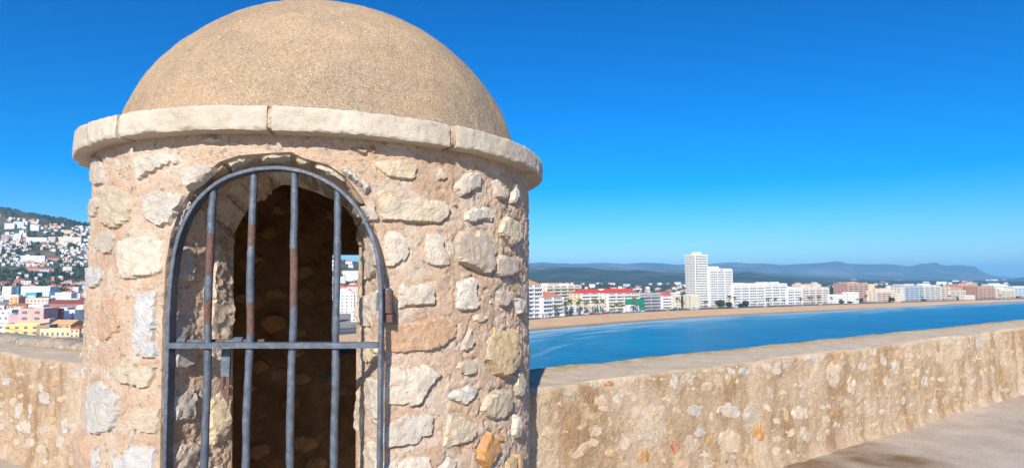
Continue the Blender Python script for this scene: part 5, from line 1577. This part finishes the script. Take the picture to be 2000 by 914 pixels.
# ---- the quarter of the town behind the turret: one mass of roofs and walls
def build_quarter():
    t = NT('quarter_paint')
    M['quarter'] = t.done(t.attr('col', 'Color'), .85)
    rg = random.Random(31)
    mb = MB(); cols = []
    def put(V, F, c):
        mb.add(V, F); cols.extend([c] * len(F))
    spots = []
    for _ in range(4000):
        if len(spots) > 330: break
        xq = rg.uniform(182, 1040); y = rg.uniform(360, 1000) if rg.random() < .75 else rg.uniform(900, 1450)
        x = (xq - 1000) / FPX * y
        pl, nl_ = line_pt(xq)
        if xq > 560 and (pl is None or y < pl[1] + 45): continue
        if 640 < xq < 720 and y < 800: continue
        if any(abs(x - a) < 15 and abs(y - b) < 17 for a, b in spots): continue
        spots.append((x, y))
    for x, y in spots:
        w, d, h = rg.uniform(8, 16), rg.uniform(8, 13), rg.choice([4, 6.5, 6.5, 9.5, 12.5])
        c = rg.choice(pal)[0]; rz = rg.uniform(-.5, .5); z0 = float(land_z(x, y)) - 1
        ca, sa = math.cos(rz), math.sin(rz)
        tr = lambda q: (x + q[0] * ca - q[1] * sa, y + q[0] * sa + q[1] * ca, z0 + q[2])
        b = MB().box((0, 0, h / 2), (w, d, h)); put([tr(q) for q in b.v], b.f, c)
        if rg.random() < .5:
            V, F = roof_mesh(rg.choice(['hip', 'gable']), w, d, h, 0, None, min(w, d) * .24)
            put([tr(q) for q in V], F, (.44 + rg.uniform(-.08, .1), .16, .085))
        else:
            b = MB().box((rg.uniform(-.2, .2) * w, 0, h + 1.0), (w * .35, d * .4, 2.0)); put([tr(q) for q in b.v], b.f, c)
        for f in range(int(h // 3)):
            for k in range(int(w // 3.2)):
                b = MB().box((-w / 2 + 1.7 + 3.2 * k, -d / 2, 1.9 + 3 * f), (1.1, .1, 1.3)); put([tr(q) for q in b.v], b.f, (.10, .11, .13))
    o = mb.build('town_quarter', M['quarter'])
    a = o.data.attributes.new('col', 'FLOAT_COLOR', 'FACE')
    a.data.foreach_set('color', np.array([(*c, 1.0) for c in cols], np.float32).ravel())
    tag(o, 'crowded white and tile-roofed houses of the town quarter behind the turret', 'houses', kind='stuff')
build_quarter()

# ================================================================== TREES
def clump(rg, n=16, rad=1.0):
    """a lumpy tree head: bent leaf-sprays scattered through its volume"""
    V, F = [], []
    for _ in range(n):
        d = rg.normal(size=3); d /= np.linalg.norm(d)
        c = d * rad * rg.uniform(.35, 1.0) * np.array([1, 1, .8])
        a = rg.normal(size=3); a /= np.linalg.norm(a); b = np.cross(a, d); b /= np.linalg.norm(b) + 1e-9
        s = rad * rg.uniform(.28, .5)
        k = len(V)
        V += [c + a * s, c + b * s * .8 + d * s * .3, c - a * s, c - b * s * .8 + d * s * .25, c + d * s * .55]
        F += [(k, k + 1, k + 4), (k + 1, k + 2, k + 4), (k + 2, k + 3, k + 4), (k + 3, k, k + 4)]
    return np.array(V), F
def forest(name, label, pts, mat, cat):
    rg = np.random.default_rng(99)
    protos = [clump(rg, 15) for _ in range(6)]
    Vs, Fs, n = [], [], 0
    for i, (x, y, z, s) in enumerate(pts):
        V, F = protos[i % 6]
        a = rg.uniform(0, 6.28); ca, sa = math.cos(a), math.sin(a)
        Q = V * s * rg.uniform(.8, 1.2, 3)
        Q = np.stack([Q[:, 0] * ca - Q[:, 1] * sa + x, Q[:, 0] * sa + Q[:, 1] * ca + y, Q[:, 2] + z + s * .55], -1)
        Vs.append(Q); Fs.append(np.array(F) + n); n += len(V)
    o = obj(name, np.concatenate(Vs), np.concatenate(Fs), mat)
    return tag(o, label, cat, kind='stuff')
pts = []
for _ in range(3600):          # hill and green belt on the left
    xq = rng.uniform(-60, 190) if rng.random() < .6 else rng.uniform(190, 1030)
    y = rng.uniform(760, 1700) if xq < 190 or rng.random() < .6 else rng.uniform(420, 1000)
    if xq > 560 and y < 520: continue
    if vnoise(np.array([[xq * .05, y * .012, 1.0]]), 77)[0] < -.1 and not (800 < y < 960): continue
    x = (xq - 1000) / FPX * y
    pts.append((x, y, float(land_z(x, y)), rng.uniform(1.6, 3.9)))
forest('hillside_trees', 'dark green scrub and pines between the hillside houses', pts, M['wood'], 'trees')
pts = []
for _ in range(3600):          # plain behind the beach front
    xq = rng.uniform(1000, 2050); y = rng.uniform(620, 1100) if rng.random() < .35 else rng.uniform(900, 3000)
    x = (xq - 1000) / FPX * y
    pl, nl_ = line_pt(xq)
    if pl is not None and y < pl[1] + 60: continue
    pts.append((x, y, float(land_z(x, y)), rng.uniform(2.5, 5.5)))
forest('plain_trees', 'dark green groves on the plain behind the beach front', pts, M['wood'], 'trees')

# ---- palms along the promenade
def palm_meshes(seed):
    rg = random.Random(seed)
    tr = MB().tube([(0, 0, -.3), (.05, 0, .35), (.02, .04, .7), (0, 0, 1.0)], [.045, .034, .028, .032], 7)
    V, F = [], []
    for k in range(22):
        a = 2 * math.pi * k / 22 + rg.uniform(-.15, .15); up = rg.uniform(-.15, .95)
        L = rg.uniform(.36, .46)
        base = len(V)
        for j in range(6):
            t = j / 5
            r = L * t * (1 - .12 * t); z = 1.0 + up * L * t * 1.1 - (.62 * L) * t * t * 1.25
            wv = .055 * (1 - abs(2 * t - .8) * .55) if j < 5 else .008
            for s_ in (-1, 0, 1):
                V.append((r * math.cos(a) - s_ * wv * math.sin(a), r * math.sin(a) + s_ * wv * math.cos(a), z - abs(s_) * .035))
        for j in range(5):
            for s_ in range(2):
                q = base + j * 3 + s_
                F.append((q, q + 1, q + 4, q + 3))
    return make_mesh('trunk', np.array(tr.v), tr.f, M['bark'], smooth=True), make_mesh('crown', np.array(V), F, M['palm'])
PM = [palm_meshes(s) for s in (1, 2, 3)]
palm_x = [(1095, 592), (1107, 588), (1118, 596), (1126, 580), (1136, 586), (1145, 580), (1154, 585), (1164, 579), (1173, 583), (1182, 580), (1206, 594), (1212, 590), (1222, 587), (1229, 592), (1240, 577), (1253, 592), (1262, 594), (1329, 578), (1334, 584), (1387, 586), (1434, 573), (1444, 576), (1481, 586), (1509, 579), (1517, 580), (1534, 583), (1566, 580), (1582, 576), (1591, 577), (1608, 576), (1625, 578), (1643, 582), (1678, 582), (1697, 573), (1803, 577), (1859, 575), (1871, 577), (1960, 574)]
for i, (px, ytop) in enumerate(palm_x):
    p, n = line_pt(px)
    q = p + n * rng.uniform(2, 9)
    q = q * (1 + 0.0)
    h = at(px, ytop, q[1])[2] - (Z_PROM + .25)
    o = empty('palm_tree', (q[0], q[1], Z_PROM + .25)); o.rotation_euler = (0, 0, rng.uniform(0, 6.28))
    s = max(h * .80, 4.2); w = rng.uniform(6.5, 8.5)
    o.scale = (w, w, s)
    for nm, me in zip(('trunk', 'crown'), PM[i % 3]): link(nm, me, o)
    near = min(((abs(px - c), t) for c, t in ((1107, 'the terracotta-roofed white block'), (1150, 'the red-roofed yellow building'), (1212, 'the red-roofed white hotel'), (1262, 'the green netting'), (1332, 'the tallest tower'), (1387, 'the white slab block'), (1437, 'the first white hotel'), (1495, 'the long white hotel row'), (1582, 'the pale pink hotel'), (1634, 'the low white villa'), (1690, 'the brick-red hotel'), (1803, 'the grey-white block'), (1865, 'the orange pair'), (1960, 'the right edge'))))[1]
    o['_near'] = near
    tag(o, None, 'palm tree', 'palms along the promenade')
from collections import defaultdict
dd_ = defaultdict(list)
for o in [q for q in COL.objects if q.name.startswith('palm_tree')]: dd_[o['_near']].append(o)
for near, L in dd_.items():
    L.sort(key=lambda o: px_of(o.location)[0])
    for k, o in enumerate(L):
        o['label'] = f'promenade palm in front of {near}' + (f', {ORD[k]} from left there' if len(L) > 1 else '')
        del o['_near']
# ---- round broadleaf trees near the towers
for i, (px, ytop, wpx, lab) in enumerate(((1416, 585, 18, 'round green tree at the foot of the white slab'), (1466, 586, 12, 'small round tree before the first white hotel'), (1456, 592, 12, 'low bushy tree left of the small round one'), (1433, 588, 12, 'dark tree under the tall palms by the slab'), (1128, 603, 9, 'small dark bush by the low white pavilion'), (1668, 588, 10, 'dark tree beside the brick-red hotel'), (1652, 586, 10, 'green tree right of the low white villa'), (1752, 580, 8, 'dark tree beside the slim tower'), (1812, 584, 8, 'small tree before the grey-white block'))):
    p, n = line_pt(px); q = p + n * 8
    rg = np.random.default_rng(500 + i)
    rad = wpx / 2 / FPX * q[1]; zt = at(px, ytop, q[1])[2] - Z_PROM
    V, F = clump(rg, 170, 1.0)
    o = empty('broadleaf_tree', (q[0], q[1], Z_PROM + .25), lab, 'tree', 'round trees along the promenade')
    V = V * np.array([rad, rad, max(1.2, zt * .42)]) + np.array([0, 0, zt * .55])
    obj('crown', V, F, M['wood'], o)
    MB().tube([(0, 0, -.3), (.1, 0, zt * .3), (0, 0, zt * .6)], [.28, .2, .1], 7).build('trunk', M['bark'], o, smooth=True)

# ================================================================== CARS, HUTS, BOAT, CABLE
def car_mesh():
    # side profile of a hatchback, extruded, with tumblehome
    prof = [(-2.0, .35), (-2.05, .7), (-1.9, .95), (-1.5, 1.0), (-1.05, 1.42), (.45, 1.46), (1.0, 1.0), (1.75, .88), (2.02, .65), (2.0, .35)]
    V, F = [], []
    for s_ in (-1, 1):
        for x, z in prof: V.append((x, s_ * (.82 if z < 1.1 else .66), z))
    m = len(prof)
    F = [tuple(range(m)), tuple(range(2 * m - 1, m - 1, -1))] + [(k, m + k, m + (k + 1) % m, (k + 1) % m) for k in range(m)]
    body = make_mesh('body', np.array(V), F, M['carpaint'])
    g = MB()
    for s_ in (-1, 1): g.add([(-1.35, s_ * .80, 1.04), (.8, s_ * .80, 1.04), (.4, s_ * .70, 1.40), (-1.0, s_ * .70, 1.38)], [(0, 1, 2, 3), (3, 2, 1, 0)])
    g.add([(.5, -.62, 1.45), (.5, .62, 1.45), (1.03, .72, 1.03), (1.03, -.72, 1.03)], [(0, 1, 2, 3)])
    g.add([(-1.1, -.62, 1.42), (-1.1, .62, 1.42), (-1.52, .72, 1.03), (-1.52, -.72, 1.03)], [(3, 2, 1, 0)])
    gl = make_mesh('glazing', np.array(g.v), g.f, M['glass'])
    w = MB().tube([(0, -.1, 0), (0, .1, 0)], .32, 12)
    wh = make_mesh('wheel', np.array(w.v), w.f, M['tyre'])
    return body, gl, wh
M['tyre'] = NT('tyre_rubber').done((.02, .02, .02), .8)
CAR = car_mesh()
carcols = [((.7, .7, .7), 'white'), ((.03, .03, .035), 'black'), ((.35, .36, .38), 'silver'), ((.45, .03, .03), 'red'), ((.05, .09, .2), 'dark blue'), ((.7, .7, .7), 'white')]
cars = []
for i, px in enumerate([1142, 1150, 1158, 1176, 1186, 1197, 1210, 1222, 1258, 1266, 1275, 1284, 1296, 1306, 1316, 1346, 1354, 1362, 1372, 1392, 1402, 1412, 1424, 1440, 1452, 1496, 1506, 1520, 1548, 1568, 1584, 1604]):
    p, n = line_pt(px)
    q = p + n * (3.2 if i % 3 else 13.5)
    c, cn = carcols[(i * 5 + i // 4) % 6]
    o = empty('parked_car', (q[0], q[1], Z_PROM + (.25 if i % 3 else .12)))
    o.rotation_euler = (0, 0, math.atan2(n[0], -n[1]) + (math.pi if i % 2 else 0) + math.pi * 0)
    link('body', CAR[0], o, c); link('glazing', CAR[1], o)
    for wx in (-1.3, 1.3):
        for wy in (-.76, .76): link('wheel', CAR[2], o, loc=(wx, wy, .32))
    cars.append((cn, o, px))
cc_ = defaultdict(list)
for cn, o, px in cars: cc_[cn].append((px, o))
for cn, L in cc_.items():
    for k, (px, o) in enumerate(sorted(L, key=lambda q: q[0])):
        tag(o, f'{cn} car parked on the promenade, {ORD[k]} {cn} one from the left', 'car', 'cars parked along the promenade')
def on_sand(px, py):
    return onz(px, py, Z_PROM - .6)
for px, py, w, d, h, lab in ((1061, 622, 5.5, 4, 4.2, 'white lifeguard hut on the sand below the stepped white block'), (1236, 607, 5, 3.5, 3.4, 'white kiosk beside the green netting'), (1300, 605, 9, 3.5, 3.0, 'long white beach bar left of the tower'), (1648, 592, 12, 4, 3.2, 'white beach bar before the low white villa')):
    q = on_sand(px, py)
    o = empty('beach_hut', (q[0], q[1], Z_PROM - .9), lab, 'hut')
    o.rotation_euler = (0, 0, .5)
    MB().box((0, 0, h / 2), (w, d, h)).build('wall', M['paint'], o, color=WHITE)
    MB().box((0, -.3, h + .12), (w + 1.0, d + 1.6, .2)).build('roof', M['paint'], o, color=(.72, .72, .7))
    for s_ in (-.25, .25): MB().box((w * s_, -d / 2 - .02, h * .55), (w * .3, .1, h * .45)).build('window', M['glass'], o)
    for s_ in (-1, 1): MB().box((s_ * (w / 2 + .3), -d / 2 - .9, h / 2), (.12, .12, h)).build('post', M['paint'], o, color=WHITE)
# fishing boat drawn up on the beach
q = on_sand(1100, 620)
o = empty('beached_boat', (q[0], q[1], Z_PROM - .7), 'white boat with dark hull drawn up on the sand before the low pavilion', 'boat')
o.rotation_euler = (0, 0, .4)
hull = []
for i in range(13):
    t = i / 12; b = math.sin(min(1, (1 - t) * 1.9) * math.pi / 2) * 1.5
    hull += [(-5 + 10 * t, -b, 1.5 + .7 * t * t), (-5 + 10 * t, -b * .6, .35), (-5 + 10 * t, 0, 0.05 + .5 * t ** 4), (-5 + 10 * t, b * .6, .35), (-5 + 10 * t, b, 1.5 + .7 * t * t)]
F = [tuple(f) for f in grid_faces(13, 5)] + [(0, 1, 2, 3, 4)]
obj('hull', hull, F, M['paint'], o, color=(.06, .05, .05))
obj('deck', [h for k, h in enumerate(hull) if k % 5 in (0, 4)], [(2 * i, 2 * i + 1, 2 * i + 3, 2 * i + 2) for i in range(12)], M['paint'], o, color=WHITE)
MB().box((-1.2, 0, 2.4), (3.0, 1.8, 1.8)).build('cabin', M['paint'], o, color=WHITE)
MB().tube([(1.2, 0, 1.5), (1.2, 0, 5.5)], .07, 8).build('mast', M['paint'], o, color=WHITE)
# lamp posts on the promenade
for i, px in enumerate((1048, 1078, 1160, 1202, 1322, 1398, 1552, 1628, 1716, 1790)):
    p, n = line_pt(px); q = p + n * .8
    o = empty('street_lamp', (q[0], q[1], Z_PROM + .25), f'thin grey promenade lamp post, {ORD[i]} from the left', 'street lamp', 'lamp posts along the promenade')
    MB().tube([(0, 0, 0), (0, 0, 7.2)], [.11, .07], 8).build('post', M['paint'], o, color=(.5, .5, .5))
    MB().box((0, .5, 7.25), (.25, 1.3, .15)).build('lamp_head', M['paint'], o, color=(.55, .55, .55))
# overhead cable sagging across the roofs at left
a, b = at(-30, 629, 300), at(180, 659, 300)
pts = [a + (b - a) * t - np.array([0, 0, 2.2 * math.sin(math.pi * t)]) for t in np.linspace(0, 1, 30)]
o = MB().tube([tuple(p) for p in pts], .09, 6).build('overhead_cable', NT('cable_black').done((.02, .02, .02), .6), off=None)
tag(o, 'thin black overhead cable sagging in front of the yellow house', 'cable')
for p_ in (pts[0], pts[-1]):
    o = empty('cable_pole', (p_[0], p_[1], -31), 'plain pole carrying the cable ' + ('at its left end' if p_ is pts[0] else 'at its right end behind the turret'), 'pole')
    MB().tube([(0, 0, 0), (0, 0, p_[2] + 31.2)], .14, 8).build('post', M['bark'], o)
# ================================================================== HAZE
def build_haze():
    V = [(x, y, z) for z in (-44.0, 310.0) for x, y in ((-14000, -600), (14000, -600), (14000, 14500), (-14000, 14500))]
    o = obj('haze', V, [(3, 2, 1, 0), (4, 5, 6, 7), (0, 1, 5, 4), (1, 2, 6, 5), (2, 3, 7, 6), (3, 0, 4, 7)], None)
    m = bpy.data.materials.new('sea_air'); m.use_nodes = True
    nt = m.node_tree; nt.nodes.clear()
    out = nt.nodes.new('ShaderNodeOutputMaterial'); v = nt.nodes.new('ShaderNodeVolumePrincipled')
    v.inputs['Color'].default_value = (.22, .62, 1.0, 1); v.inputs['Density'].default_value = 9.5e-5; v.inputs['Anisotropy'].default_value = 0.0
    nt.links.new(v.outputs[0], out.inputs['Volume'])
    o.data.materials.append(m)
    tag(o, 'thin pale blue sea haze over the whole bay', 'haze', kind='stuff')
build_haze()
